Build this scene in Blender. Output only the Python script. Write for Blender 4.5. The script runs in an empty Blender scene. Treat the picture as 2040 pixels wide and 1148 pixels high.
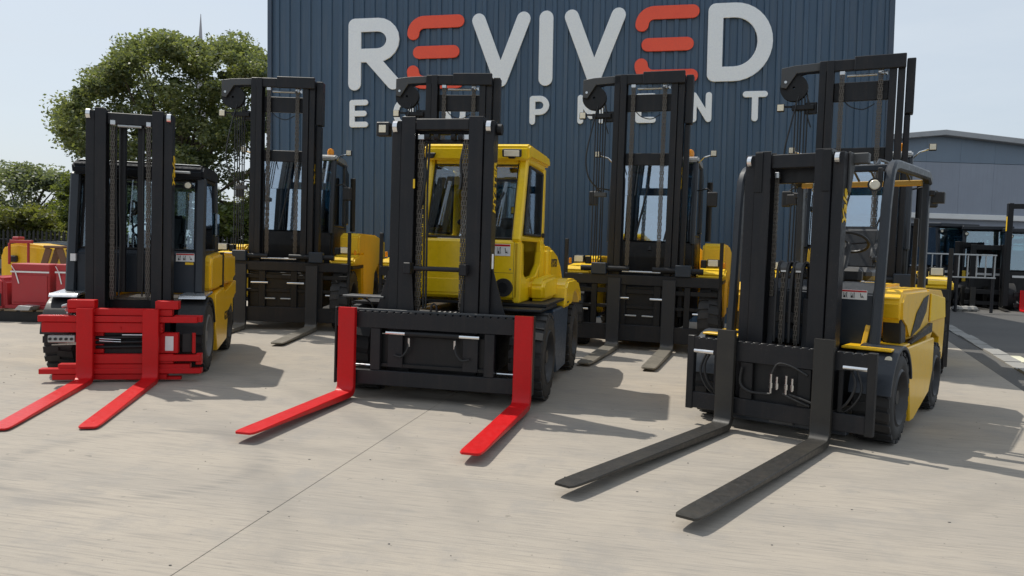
import bpy, bmesh, math, random
import numpy as np
from mathutils import Vector, Matrix
R_ = math.radians
random.seed(7); rng = np.random.default_rng(7)
sc = bpy.context.scene
col = sc.collection

# ------------------------------------------------------------------ camera
CAM_H, F_PX, PITCH, ROLL = 1.675, 1518.5, R_(2.89), R_(1.863)
cam = bpy.data.objects.new('camera', bpy.data.cameras.new('camera')); col.objects.link(cam)
cam.data.sensor_width = 36; cam.data.lens = F_PX/2040*36; cam.data.clip_start = .05; cam.data.clip_end = 3000
fwd = Vector((0, math.cos(PITCH), -math.sin(PITCH))); up0 = Vector((0, math.sin(PITCH), math.cos(PITCH))); rt0 = Vector((1, 0, 0))
rt = rt0*math.cos(ROLL) + up0*math.sin(ROLL); up = up0*math.cos(ROLL) - rt0*math.sin(ROLL)
mw = Matrix((rt, up, -fwd)).transposed().to_4x4(); mw.translation = (0, 0, CAM_H); cam.matrix_world = mw
sc.camera = cam

# ------------------------------------------------------------------ sky, sun, exposure
SUN_DIR = Vector((-.77, .637, 0)).normalized()*math.cos(R_(56.5)) + Vector((0, 0, math.sin(R_(56.5))))   # towards the sun
world = bpy.data.worlds.new('World'); sc.world = world; world.use_nodes = True
wn = world.node_tree; wn.nodes.clear()
sky = wn.nodes.new('ShaderNodeTexSky'); sky.sky_type = 'NISHITA'; sky.sun_disc = False
sky.sun_elevation = R_(56.5); sky.sun_rotation = math.atan2(SUN_DIR.x, SUN_DIR.y)
sky.altitude = 0; sky.air_density = 1.1; sky.dust_density = 2.2; sky.ozone_density = 1.6
bg = wn.nodes.new('ShaderNodeBackground'); bg.inputs['Strength'].default_value = .12
# thin veil of high cloud over the whole dome
wtc = wn.nodes.new('ShaderNodeTexCoord'); wmp = wn.nodes.new('ShaderNodeMapping'); wmp.inputs['Scale'].default_value = (1.1, 1.1, 5)
wno = wn.nodes.new('ShaderNodeTexNoise'); wno.inputs['Scale'].default_value = 2.1; wno.inputs['Detail'].default_value = 7; wno.inputs['Roughness'].default_value = .55
wrp = wn.nodes.new('ShaderNodeMapRange'); wrp.inputs[1].default_value = .38; wrp.inputs[2].default_value = .75; wrp.inputs[3].default_value = .70; wrp.inputs[4].default_value = .93
wmx = wn.nodes.new('ShaderNodeMix'); wmx.data_type = 'RGBA'; wmx.inputs[7].default_value = (5.2, 5.75, 6.3, 1)
wo = wn.nodes.new('ShaderNodeOutputWorld')
wn.links.new(wtc.outputs['Generated'], wmp.inputs[0]); wn.links.new(wmp.outputs[0], wno.inputs['Vector'])
wn.links.new(wno.outputs['Fac'], wrp.inputs[0]); wn.links.new(wrp.outputs[0], wmx.inputs[0])
wn.links.new(sky.outputs[0], wmx.inputs[6]); wn.links.new(wmx.outputs[2], bg.inputs[0]); wn.links.new(bg.outputs[0], wo.inputs[0])
sun = bpy.data.objects.new('sun', bpy.data.lights.new('sun', 'SUN')); col.objects.link(sun)
sun.data.energy = 3.8; sun.data.angle = R_(.55); sun.data.color = (1, .95, .86)
sun.rotation_euler = SUN_DIR.to_track_quat('Z', 'Y').to_euler()
vs = sc.view_settings; vs.view_transform = 'Standard'; vs.look = 'None'; vs.exposure = .15; vs.gamma = 1; vs.use_curve_mapping = False
sc.render.engine = 'CYCLES'; sc.cycles.max_bounces = 8; sc.cycles.transparent_max_bounces = 16

# ------------------------------------------------------------------ materials
def nt(name):
    m = bpy.data.materials.new(name); m.use_nodes = True; t = m.node_tree
    b = t.nodes['Principled BSDF']; return m, t, b
def nd(t, typ, **kw):
    n = t.nodes.new(typ)
    for k, v in kw.items():
        if k in n.inputs: n.inputs[k].default_value = v
        else: setattr(n, k, v)
    return n
def noise(t, scale, detail=4, rough=.55, vec=None, coord='Object'):
    n = nd(t, 'ShaderNodeTexNoise', Scale=scale, Detail=detail, Roughness=rough)
    if vec is None:
        tc = t.nodes.new('ShaderNodeTexCoord'); vec = tc.outputs[coord]
    t.links.new(vec, n.inputs['Vector']); return n.outputs['Fac']
def rng_(t, fac, a, b, c, d):
    n = t.nodes.new('ShaderNodeMapRange'); t.links.new(fac, n.inputs[0])
    for i, v in enumerate((a, b, c, d)): n.inputs[i+1].default_value = v
    return n.outputs[0]
def mix(t, fac, a, b, mode='MIX'):
    n = t.nodes.new('ShaderNodeMix'); n.data_type = 'RGBA'; n.blend_type = mode
    if hasattr(fac, 'is_linked'): t.links.new(fac, n.inputs[0])
    else: n.inputs[0].default_value = fac
    for i, v in ((6, a), (7, b)):
        if hasattr(v, 'is_linked'): t.links.new(v, n.inputs[i])
        else: n.inputs[i].default_value = (*v, 1)
    return n.outputs[2]
def bump(t, b, h, strength, dist=.01):
    n = nd(t, 'ShaderNodeBump', Strength=strength, Distance=dist); t.links.new(h, n.inputs['Height']); t.links.new(n.outputs[0], b.inputs['Normal'])
def paint(name, c, rough=.4, dirt=.25, dirtcol=(.09, .075, .06), metal=0, spec=.5, bmp=.05, coat=0, streak=0, streakcol=(.10, .075, .058)):
    m, t, b = nt(name)
    big = noise(t, 2.2, 6, .65); small = noise(t, 26, 5, .6)
    d = rng_(t, big, .48, .78, 0, dirt)
    c2 = tuple(min(1, x*1.12) for x in c); c1 = tuple(x*.88 for x in c)
    base = mix(t, small, c1, c2)
    fin = mix(t, d, base, dirtcol)
    if streak:            # rubbed and dusty runs along the length of the steel
        tc = t.nodes.new('ShaderNodeTexCoord'); mp = nd(t, 'ShaderNodeMapping'); mp.inputs['Scale'].default_value = (13, 13, 1.1); t.links.new(tc.outputs['Object'], mp.inputs[0])
        sn = noise(t, 1, 5, .65, mp.outputs[0]); fin = mix(t, rng_(t, sn, .50, .74, 0, streak), fin, streakcol)
        fin = mix(t, rng_(t, noise(t, 55, 3, .6), .64, .72, 0, streak*.8), fin, (.16, .14, .125))
    t.links.new(fin, b.inputs['Base Color'])
    t.links.new(rng_(t, small, .3, .75, rough*.8, min(1, rough*1.3)), b.inputs['Roughness'])
    b.inputs['Metallic'].default_value = metal; b.inputs['Specular IOR Level'].default_value = spec
    if coat: b.inputs['Coat Weight'].default_value = coat; b.inputs['Coat Roughness'].default_value = .12
    if bmp: bump(t, b, small, bmp, .004)
    return m
M = {}
M['mast'] = paint('mast_black', (.0105, .0115, .0145), .42, .4, (.034, .027, .025), streak=.22, streakcol=(.06, .046, .038), spec=.32)
M['mast2'] = paint('mast_black_dark', (.007, .0075, .009), .42, .3, (.022, .019, .018), streak=.18, streakcol=(.04, .033, .03), spec=.32)
M['frame'] = paint('frame_black', (.012, .0125, .014), .46, .4, (.045, .04, .036), streak=.22, streakcol=(.06, .05, .042), spec=.32)
M['greysteel'] = paint('bracket_grey', (.055, .058, .062), .5, .3)
M['navy'] = paint('cowl_navy', (.014, .022, .034), .46, .2, (.05, .05, .05))
M['pillar'] = paint('pillar_blue_black', (.014, .019, .027), .40, .15, (.05, .05, .05))
M['yellowH'] = paint('bright_yellow', (.92, .60, .004), .34, .14, (.50, .30, .02), coat=.25, streak=.14, streakcol=(.42, .27, .03))
M['yellowY'] = paint('warm_yellow', (.86, .50, .008), .34, .2, (.42, .24, .03), coat=.2, streak=.18, streakcol=(.40, .23, .03))
M['yellowT'] = paint('deep_yellow', (.86, .55, .010), .40, .18, (.3, .18, .03))
M['red'] = paint('fork_red', (.52, .002, .004), .42, .25, (.24, .012, .012), spec=.35, streak=.16, streakcol=(.30, .02, .02))
M['redbox'] = paint('faded_red', (.40, .030, .035), .55, .25, (.2, .08, .07))
M['forkblack'] = paint('fork_black', (.026, .0245, .022), .45, .5, (.06, .053, .04), streak=.2, spec=.4)
M['forkworn'] = paint('fork_worn', (.10, .09, .072), .5, .7, (.22, .195, .155))
M['steel'] = paint('bare_steel', (.55, .55, .55), .24, .15, (.3, .28, .25), metal=1)
M['chrome'] = paint('chrome_rod', (.8, .8, .8), .12, .05, metal=1)
M['chain'] = paint('chain_steel', (.10, .088, .075), .45, .5, (.05, .04, .03), metal=.5)
M['hose'] = paint('hose_rubber', (.012, .012, .013), .45, .1)
M['rim'] = paint('rim_black', (.020, .020, .022), .5, .5, (.08, .07, .06))
M['rimgrey'] = paint('rim_grey', (.16, .16, .165), .5, .4)
M['plastic'] = paint('black_plastic', (.014, .014, .015), .5, .1)
M['seat'] = paint('seat_vinyl', (.034, .035, .038), .36, .1)
M['white'] = paint('label_white', (.75, .75, .74), .45, .1)
M['ink'] = paint('ink_black', (.02, .02, .022), .6, 0, bmp=0)
M['inkyellow'] = paint('decal_yellow', (.82, .52, .01), .45, .1, bmp=0)
M['lens'] = paint('lamp_lens', (.80, .74, .58), .15, .05, spec=.7)
M['amber'] = paint('amber_lens', (.85, .30, .01), .2, .05)
M['sheenfender'] = paint('fender_sky_sheen', (.62, .63, .64), .22, .1, metal=.8)  # pale metal colour stands in for bright sky mirrored on the fender tops
M['roofblack'] = paint('roof_matt_black', (.012, .015, .020), .75, .2, (.04, .04, .04), spec=.2)
M['stepblue'] = paint('step_blue', (.028, .050, .088), .45, .25, (.06, .06, .06))
M['shadeyellow'] = paint('yellow_in_shade', (.42, .24, .03), .5, .3)  # guard yellow darkened in its colour, standing in for shade under the roof
M['pallet'] = paint('pallet_wood', (.22, .16, .10), .8, .4)
M['brown'] = paint('rusty_brown', (.17, .085, .045), .7, .4)
M['galv'] = paint('galvanised', (.42, .43, .43), .4, .2, metal=.7)
M['carpaint'] = paint('car_grey', (.10, .12, .14), .25, .05, coat=.6)
M['bark'] = paint('bark', (.09, .07, .05), .9, .5, (.05, .05, .03), bmp=.5)
def mk_forkworn():
    m, t, b = nt('fork_rubbed'); tc = t.nodes.new('ShaderNodeTexCoord'); sx = t.nodes.new('ShaderNodeSeparateXYZ'); t.links.new(tc.outputs['Object'], sx.inputs[0])
    n = noise(t, 9, 5, .65); ad = nd(t, 'ShaderNodeMath', operation='MULTIPLY_ADD'); t.links.new(n, ad.inputs[0]); ad.inputs[1].default_value = -.12; t.links.new(sx.outputs['Z'], ad.inputs[2])
    w = rng_(t, ad.outputs[0], .02, .09, 1, 0); rb_ = mix(t, rng_(t, n, .35, .7, 0, 1), (.20, .18, .145), (.11, .098, .08))
    t.links.new(mix(t, w, (.017, .018, .021), rb_), b.inputs['Base Color']); b.inputs['Roughness'].default_value = .5; bump(t, b, n, .1, .004); return m
M['forkworn'] = mk_forkworn()
def mk_tyre():
    m, t, b = nt('tyre_rubber'); n = noise(t, 18, 5); b.inputs['Roughness'].default_value = .72
    t.links.new(mix(t, rng_(t, noise(t, 3.5, 5), .45, .72, 0, .55), (.017, .017, .018), (.06, .055, .05)), b.inputs['Base Color']); bump(t, b, n, .25, .004); return m
M['tyre'] = mk_tyre()
def mk_glass(name, tint, extra):
    m = bpy.data.materials.new(name); m.use_nodes = True; t = m.node_tree; t.nodes.clear()
    o = t.nodes.new('ShaderNodeOutputMaterial'); tr = t.nodes.new('ShaderNodeBsdfTransparent'); tr.inputs[0].default_value = (*tint, 1)
    g = nd(t, 'ShaderNodeBsdfGlossy', Roughness=.03); g.inputs['Color'].default_value = (.85, .92, 1, 1)
    fr = nd(t, 'ShaderNodeFresnel', IOR=1.5); add = nd(t, 'ShaderNodeMath', operation='ADD'); add.inputs[1].default_value = extra; add.use_clamp = True
    mx = t.nodes.new('ShaderNodeMixShader'); t.links.new(fr.outputs[0], add.inputs[0]); t.links.new(add.outputs[0], mx.inputs[0])
    t.links.new(tr.outputs[0], mx.inputs[1]); t.links.new(g.outputs[0], mx.inputs[2]); t.links.new(mx.outputs[0], o.inputs[0]); return m
M['glass'] = mk_glass('cab_glass', (.86, .92, .94), .06)
M['glassT'] = mk_glass('windscreen_glass', (.46, .64, .72), .40)
M['tealglass'] = mk_glass('teal_glass', (.42, .62, .62), .22)
M['darkglass'] = mk_glass('tinted_glass', (.25, .33, .36), .08)

# ------------------------------------------------------------------ mesh helpers
class MB:
    """collects shapes into one mesh; flip=True reads points as (right, forward, up) of a truck seen from its front"""
    def __init__(s, flip=False): s.v = []; s.f = []; s.flip = flip
    def add(s, vs, fs):
        o = len(s.v); s.v += [tuple(p) for p in vs]; s.f += [tuple(i+o for i in f) for f in fs]; return s
    def addbm(s, bm):
        bm.verts.index_update(); s.add([v.co[:] for v in bm.verts], [[v.index for v in f.verts] for f in bm.faces]); bm.free(); return s
    def box(s, x0, x1, y0, y1, z0, z1, bev=.006, M4=None):
        bm = bmesh.new(); bmesh.ops.create_cube(bm, size=1)
        for v in bm.verts: v.co = Vector(((x0+x1)/2+v.co.x*(x1-x0), (y0+y1)/2+v.co.y*(y1-y0), (z0+z1)/2+v.co.z*(z1-z0)))
        b = min(bev, .4*min(abs(x1-x0), abs(y1-y0), abs(z1-z0)))
        if b > .0005: bmesh.ops.bevel(bm, geom=bm.edges[:], offset=b, segments=1, affect='EDGES', clamp_overlap=True)
        if M4 is not None: bmesh.ops.transform(bm, matrix=M4, verts=bm.verts)
        return s.addbm(bm)
    def bar(s, p0, p1, w, d, bev=.004, ref=(0, 0, 1)):
        """rectangular bar from p0 to p1; w across, d along ref-ish"""
        p0, p1 = Vector(p0), Vector(p1); a = (p1-p0); L = a.length; a.normalize(); r = Vector(ref)
        if abs(a.dot(r)) > .95: r = Vector((0, 1, 0))
        x = a.cross(r).normalized(); y = x.cross(a)
        m = Matrix((x, y, a)).transposed().to_4x4(); m.translation = (p0+p1)/2
        return s.box(-w/2, w/2, -d/2, d/2, -L/2, L/2, bev, m)
    def prism(s, poly, axis, a, b, bev=.005, seg=1):
        """2D outline extruded along axis 'x','y' or 'z'"""
        def P(p, h): return {'x': (h, p[0], p[1]), 'y': (p[0], h, p[1]), 'z': (p[0], p[1], h)}[axis]
        bm = bmesh.new(); n = len(poly)
        va = [bm.verts.new(P(p, a)) for p in poly]; vb = [bm.verts.new(P(p, b)) for p in poly]
        bm.faces.new(va); bm.faces.new(vb[::-1])
        for i in range(n): bm.faces.new((va[i], vb[i], vb[(i+1) % n], va[(i+1) % n]))
        bmesh.ops.recalc_face_normals(bm, faces=bm.faces)
        if bev: bmesh.ops.bevel(bm, geom=bm.edges[:], offset=bev, segments=seg, affect='EDGES', clamp_overlap=True)
        bmesh.ops.triangulate(bm, faces=[f for f in bm.faces if len(f.verts) > 4])
        return s.addbm(bm)
    def tube(s, pts, r, n=8, caps=True):
        pts = [Vector(p) for p in pts]; rs = r if isinstance(r, (list, tuple)) else [r]*len(pts)
        vs = []; fs = []; prev = None
        for i, p in enumerate(pts):
            a = (pts[min(i+1, len(pts)-1)]-pts[max(i-1, 0)]).normalized()
            if prev is None:
                ref = Vector((0, 0, 1)) if abs(a.z) < .9 else Vector((1, 0, 0)); x = a.cross(ref).normalized()
            else: x = (prev-a*prev.dot(a)).normalized()
            prev = x; y = a.cross(x)
            for k in range(n):
                t = 2*math.pi*k/n; vs.append(p+x*(rs[i]*math.cos(t))+y*(rs[i]*math.sin(t)))
        for i in range(len(pts)-1):
            for k in range(n): fs.append((i*n+k, i*n+(k+1) % n, (i+1)*n+(k+1) % n, (i+1)*n+k))
        if caps: fs.append(tuple(range(n))[::-1]); fs.append(tuple(range((len(pts)-1)*n, len(pts)*n)))
        return s.add(vs, fs)
    def sweep(s, pts, w, d, ref, ch=.012):
        """chamfered rectangular section (w along ref, d across) carried along a path"""
        P = [Vector(p) for p in pts]; u = Vector(ref); vs = []; fs = []; n = len(P)
        for i, p in enumerate(P):
            a = (P[min(i+1, n-1)]-P[max(i-1, 0)]).normalized(); x = (u-a*u.dot(a)).normalized(); y = a.cross(x)
            for (q, r) in ((-w/2+ch, d/2), (w/2-ch, d/2), (w/2, d/2-ch), (w/2, -d/2+ch), (w/2-ch, -d/2), (-w/2+ch, -d/2), (-w/2, -d/2+ch), (-w/2, d/2-ch)): vs.append(p+x*q+y*r)
        for i in range(n-1):
            for k in range(8): fs.append((i*8+k, i*8+(k+1) % 8, (i+1)*8+(k+1) % 8, (i+1)*8+k))
        fs += [tuple(range(8))[::-1], tuple(range((n-1)*8, n*8))]
        return s.add(vs, fs)
    def cyl(s, p0, p1, r, n=16, r2=None): return s.tube([p0, p1], [r, r if r2 is None else r2], n)
    def lathe(s, prof, c, axis='x', n=32, closed=False):
        """prof: (offset along axis, radius)"""
        vs = []; fs = []; m = len(prof)
        for k in range(n):
            t = 2*math.pi*k/n; cs, sn = math.cos(t), math.sin(t)
            for (o, r) in prof:
                d = {'x': (o, r*cs, r*sn), 'y': (r*cs, o, r*sn), 'z': (r*cs, r*sn, o)}[axis]
                vs.append((c[0]+d[0], c[1]+d[1], c[2]+d[2]))
        for k in range(n):
            k2 = (k+1) % n
            for i in range(m if closed else m-1): j = (i+1) % m; fs.append((k*m+i, k*m+j, k2*m+j, k2*m+i))
        return s.add(vs, fs)
    def ball(s, c, rx, ry=None, rz=None, n=10):
        ry = ry or rx; rz = rz or rx; vs = []; fs = []; h = n//2+1
        for i in range(h+1):
            p = math.pi*i/h
            for k in range(n):
                t = 2*math.pi*k/n; vs.append((c[0]+rx*math.sin(p)*math.cos(t), c[1]+ry*math.sin(p)*math.sin(t), c[2]+rz*math.cos(p)))
        for i in range(h):
            for k in range(n): fs.append((i*n+k, i*n+(k+1) % n, (i+1)*n+(k+1) % n, (i+1)*n+k))
        return s.add(vs, fs)
    def mesh(s, name, mat, ang=32):
        v = [(x, -y, z) for x, y, z in s.v] if s.flip else s.v
        me = bpy.data.meshes.new(name); me.from_pydata(v, [], s.f); me.validate()
        bm = bmesh.new(); bm.from_mesh(me); bmesh.ops.recalc_face_normals(bm, faces=bm.faces); bm.to_mesh(me); bm.free()
        me.polygons.foreach_set('use_smooth', [True]*len(me.polygons)); me.set_sharp_from_angle(angle=R_(ang)); me.materials.append(mat); return me
    def build(s, name, mat, parent=None, ang=32):
        me = s.mesh(name, M[mat] if isinstance(mat, str) else mat, ang)
        return link(name, me, parent)
def link(name, me, parent=None):
    o = bpy.data.objects.new(name, me); col.objects.link(o); o.parent = parent; return o
def tag(o, label=None, cat=None, group=None, kind=None):
    for k, v in (('label', label), ('category', cat), ('group', group), ('kind', kind)):
        if v: o[k] = v
    return o
def empty(name, loc=(0, 0, 0), rz=0):
    o = bpy.data.objects.new(name, None); col.objects.link(o); o.location = loc; o.rotation_euler.z = rz; o.empty_display_size = .3; return o
def copy_tree(o, parent=None):
    c = o.copy(); col.objects.link(c); c.parent = parent
    for ch in list(o.children): copy_tree(ch, c)
    return c
def B(): return MB(True)
def text(name, s_, size, mat, parent, origin, right, upv, depth=.002, squash=1, shear=0):
    """raised lettering; origin = lower-left corner, right/upv = directions in the parent's own axes"""
    cu = bpy.data.curves.new(name, 'FONT'); cu.body = s_; cu.size = size; cu.extrude = depth; cu.shear = shear; cu.resolution_u = 3; cu.offset = size*.02
    t = bpy.data.objects.new(name, cu); col.objects.link(t)
    me = bpy.data.meshes.new_from_object(t); bpy.data.objects.remove(t); bpy.data.curves.remove(cu)
    r = Vector(right).normalized(); u = Vector(upv).normalized(); n = r.cross(u)
    m = Matrix((r*squash, u, n)).transposed().to_4x4(); m.translation = Vector(origin)
    me.transform(m); me.materials.clear(); me.materials.append(M[mat]); return link(name, me, parent)
# ------------------------------------------------------------------ ground: yard slabs, tarmac, kerb, road markings
def mk_concrete():
    m, t, b = nt('brushed_concrete')
    tc = t.nodes.new('ShaderNodeTexCoord'); rot = nd(t, 'ShaderNodeMapping'); rot.inputs['Rotation'].default_value = (0, 0, R_(11.7))
    t.links.new(tc.outputs['Object'], rot.inputs[0])
    st = nd(t, 'ShaderNodeMapping'); st.inputs['Scale'].default_value = (.9, 21, 1); t.links.new(rot.outputs[0], st.inputs[0])
    st2 = nd(t, 'ShaderNodeMapping'); st2.inputs['Scale'].default_value = (3.4, 58, 1); t.links.new(rot.outputs[0], st2.inputs[0])
    st3 = nd(t, 'ShaderNodeMapping'); st3.inputs['Scale'].default_value = (.16, 1.5, 1); t.links.new(rot.outputs[0], st3.inputs[0])
    n1 = noise(t, 1, 6, .65, st.outputs[0]); n2 = noise(t, 1, 4, .6, st2.outputs[0]); n3 = noise(t, 1, 5, .6, st3.outputs[0])
    blot = noise(t, .55, 6, .62, rot.outputs[0]); fine = noise(t, 70, 4, .7, rot.outputs[0]); pit = noise(t, 9, 3, .5, rot.outputs[0])
    c = mix(t, rng_(t, blot, .3, .72, 0, 1), (.385, .338, .278), (.30, .268, .228))
    c = mix(t, rng_(t, n3, .45, .75, 0, .6), c, (.255, .235, .21))
    c = mix(t, rng_(t, n1, .50, .73, 0, .46), c, (.20, .185, .165))
    c = mix(t, rng_(t, n2, .51, .68, 0, .68), c, (.21, .195, .175))
    c = mix(t, rng_(t, n2, .22, .42, .4, 0), c, (.44, .41, .365))
    sp_ = noise(t, 23, 2, .5, rot.outputs[0]); lng = nd(t, 'ShaderNodeMapping'); lng.inputs['Scale'].default_value = (.35, 42, 1); t.links.new(rot.outputs[0], lng.inputs[0])
    c = mix(t, rng_(t, noise(t, 1, 3, .5, lng.outputs[0]), .66, .74, 0, .38), c, (.17, .155, .14))      # drag lines of the broom
    c = mix(t, rng_(t, noise(t, 1.7, 7, .7, rot.outputs[0]), .52, .68, 0, .7), c, (.25, .233, .212))      # damp patches
    c = mix(t, rng_(t, sp_, .73, .77, 0, .75), c, (.13, .115, .10))
    c = mix(t, rng_(t, pit, .70, .74, 0, .6), c, (.16, .145, .125))
    c = mix(t, rng_(t, fine, .35, .7, 0, .22), c, (.27, .25, .22))
    ds = nd(t, 'ShaderNodeVectorMath', operation='DISTANCE'); t.links.new(tc.outputs['Object'], ds.inputs[0]); ds.inputs[1].default_value = (-2.75, 5.65, 0)   # old tyre scrub mark
    rg = nd(t, 'ShaderNodeMath', operation='SUBTRACT'); t.links.new(ds.outputs['Value'], rg.inputs[0]); rg.inputs[1].default_value = .92; ab = nd(t, 'ShaderNodeMath', operation='ABSOLUTE'); t.links.new(rg.outputs[0], ab.inputs[0])
    mm = nd(t, 'ShaderNodeMath', operation='MULTIPLY'); t.links.new(rng_(t, ab.outputs[0], .02, .12, .75, 0), mm.inputs[0]); t.links.new(rng_(t, n1, .42, .6, 0, 1), mm.inputs[1])
    c = mix(t, mm.outputs[0], c, (.21, .195, .175))
    for (cx_, cy_, rr_, st_) in ((-9.2, 2.0, 9.4, .42), (-9.2, 2.0, 8.2, .34), (6.2, 1.0, 5.2, .30), (6.2, 1.0, 6.5, .26), (1.0, 12.5, 6.9, .32)):   # faint turning tracks
        d2 = nd(t, 'ShaderNodeVectorMath', operation='DISTANCE'); t.links.new(tc.outputs['Object'], d2.inputs[0]); d2.inputs[1].default_value = (cx_, cy_, 0)
        s2 = nd(t, 'ShaderNodeMath', operation='SUBTRACT'); t.links.new(d2.outputs['Value'], s2.inputs[0]); s2.inputs[1].default_value = rr_; a2 = nd(t, 'ShaderNodeMath', operation='ABSOLUTE'); t.links.new(s2.outputs[0], a2.inputs[0])
        m2 = nd(t, 'ShaderNodeMath', operation='MULTIPLY'); t.links.new(rng_(t, a2.outputs[0], .07, .17, st_, 0), m2.inputs[0]); t.links.new(rng_(t, blot, .40, .62, 0, 1), m2.inputs[1]); c = mix(t, m2.outputs[0], c, (.20, .185, .165))
    t.links.new(c, b.inputs['Base Color']); b.inputs['Roughness'].default_value = .82; b.inputs['Specular IOR Level'].default_value = .3
    ad = nd(t, 'ShaderNodeMath', operation='ADD'); t.links.new(n2, ad.inputs[0]); t.links.new(fine, ad.inputs[1]); bump(t, b, ad.outputs[0], .5, .004); return m
def mk_tarmac():
    m, t, b = nt('tarmac'); f = noise(t, 60, 5, .7); g = noise(t, .35, 6, .6)
    c = mix(t, rng_(t, g, .3, .7, 0, 1), (.060, .058, .055), (.095, .09, .083)); c = mix(t, rng_(t, f, .4, .75, 0, .5), c, (.15, .14, .13))
    t.links.new(c, b.inputs['Base Color']); b.inputs['Roughness'].default_value = .85; bump(t, b, f, .5, .01); return m
M['concrete'] = mk_concrete(); M['tarmac'] = mk_tarmac()
M['kerb'] = paint('kerb_concrete', (.27, .262, .245), .8, .5, (.14, .135, .125))
M['roadpaint'] = paint('road_paint', (.62, .60, .45), .7, .7, (.2, .19, .15))
M['tarstain'] = paint('tyre_mark', (.17, .16, .145), .85, .3)
g = MB(); g.add([(-900, -200, -.03), (900, -200, -.03), (900, 1600, -.03), (-900, 1600, -.03)], [(0, 1, 2, 3)])
tag(g.build('ground', 'tarmac'), kind='structure')
JO = Vector((-1.65, 3.71)); E1 = Vector((.979, -.202)); E2 = Vector((.202, .979))
def jp(a, b_): q = JO+E1*a+E2*b_; return (q.x, q.y)
def edge_x(y): return 6.9+(y-10.14)*.41        # right-hand edge of the concrete
yard = empty('concrete_yard'); tag(yard, kind='structure')
lft = [jp(-.002, -9), jp(-.002, 26), (-26, 26), (-26, -6)]
MB().prism(lft, 'z', -.12, 0, .002).build('slab', 'concrete', yard)
y1 = jp(.002, 26)[1]; rgt = [jp(.002, -9), (edge_x(-6), -6), (edge_x(21), 21), (edge_x(21), y1), jp(.002, 26)]
MB().prism(rgt, 'z', -.12, 0, .002).build('slab', 'concrete', yard)
# flush edging along the concrete and the drain channel beside it
kb = MB()
def strip(mb, o0, o1, ya, yb, z0, z1): mb.prism([(edge_x(ya)+o0, ya), (edge_x(ya)+o1, ya), (edge_x(yb)+o1, yb), (edge_x(yb)+o0, yb)], 'z', z0, z1, .004)
k = empty('kerb'); tag(k, kind='structure')
for i in range(20):
    a = 4+i*.92
    m1 = MB(); strip(m1, .45, .75, a, a+.912, -.1, .004+.012*(i % 3)); m1.build('kerb_stone', 'kerb', k)
ch = MB(); strip(ch, .02, .44, 2, 24, -.1, -.012); tag(ch.build('drain_channel', 'tarmac'), kind='structure')
mk = empty('road_marking'); tag(mk, kind='structure')
for (x0, w_) in ((8.75, .48), (9.35, .6), (10.1, .6), (10.85, .6)):
    MB().add([(x0, 13.45, -.024), (x0+w_, 13.4, -.024), (x0+w_+.42, 14.35, -.024), (x0+.42, 14.4, -.024)], [(0, 1, 2, 3)]).build('painted_block', 'roadpaint', mk)

# ------------------------------------------------------------------ dark blue warehouse with ribbed cladding and the big sign
def mk_clad(name, c):
    m, t, b = nt(name); n = noise(t, 1.3, 5); tc = t.nodes.new('ShaderNodeTexCoord'); mp = nd(t, 'ShaderNodeMapping'); mp.inputs['Scale'].default_value = (14, 14, .5); t.links.new(tc.outputs['Object'], mp.inputs[0])
    s_ = noise(t, 1, 4, .6, mp.outputs[0]); c1 = mix(t, n, tuple(x*.92 for x in c), tuple(x*1.1 for x in c))
    oi = t.nodes.new('ShaderNodeObjectInfo'); c1 = mix(t, rng_(t, oi.outputs['Random'], 0, 1, 0, .16), c1, tuple(x*.45 for x in c))
    t.links.new(mix(t, rng_(t, s_, .48, .8, 0, .3), c1, (.16, .17, .18)), b.inputs['Base Color']); bump(t, b, n, .08, .03); b.inputs['Roughness'].default_value = .42; return m
M['clad'] = mk_clad('cladding_navy', (.046, .090, .150)); M['cladgrey'] = mk_clad('cladding_grey', (.26, .29, .35)); M['cladslate'] = mk_clad('cladding_slate', (.15, .20, .26))
M['letterwhite'] = paint('letter_white', (.86, .90, .96), .45, .08, (.6, .6, .6), bmp=.02); M['letterred'] = paint('letter_red', (.88, .095, .040), .42, .2, (.6, .02, .02), bmp=.02)
M['flash'] = paint('flashing', (.045, .07, .11), .4, .2); M['roofgrey'] = paint('roof_sheet', (.35, .36, .37), .5, .2)
WY, WT = R_(10.498), R_(.971)
wa = Vector((math.cos(WY)*math.cos(WT), -math.sin(WY)*math.cos(WT), math.sin(WT))); wb_ = Vector((-math.cos(WY)*math.sin(WT), math.sin(WY)*math.sin(WT), math.cos(WT))); wnrm = wa.cross(wb_)
WM = Matrix((wa, -wnrm, wb_)).transposed().to_4x4(); WM.translation = (0, 20, 0)
wh = empty('warehouse'); wh.matrix_world = WM
tag(wh, 'tall dark blue ribbed metal warehouse carrying the big lettering behind the forklifts', 'building')
S0, S1, WH = -6.85, 9.05, 9.3
PIT = .30; NP = 4                                 # four ribs to a sheet
pan = MB(); xs = []
for i in range(NP):
    x = i*PIT; xs += [(x, 0), (x+.150, 0), (x+.168, -.040), (x+.262, -.040), (x+.280, 0)]
xs.append((NP*PIT-.002, 0))
vs_, fs_ = [], []
for (x, y) in xs: vs_ += [(x, y, -.6), (x, y, WH)]
for i in range(len(xs)-1): fs_.append((2*i, 2*i+2, 2*i+3, 2*i+1))
n0 = len(vs_); 
for (x, y) in (xs[-1], xs[0]): vs_ += [(x, .05, -.6), (x, .05, WH)]
fs_ += [(2*len(xs)-2, n0, n0+1, 2*len(xs)-1), (n0, n0+2, n0+3, n0+1), (n0+2, 0, 1, n0+3)]
pan.add(vs_, fs_); pme = pan.mesh('cladding_panel', M['clad'], 15)
npan = int(round((S1-S0)/(NP*PIT)))
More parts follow.
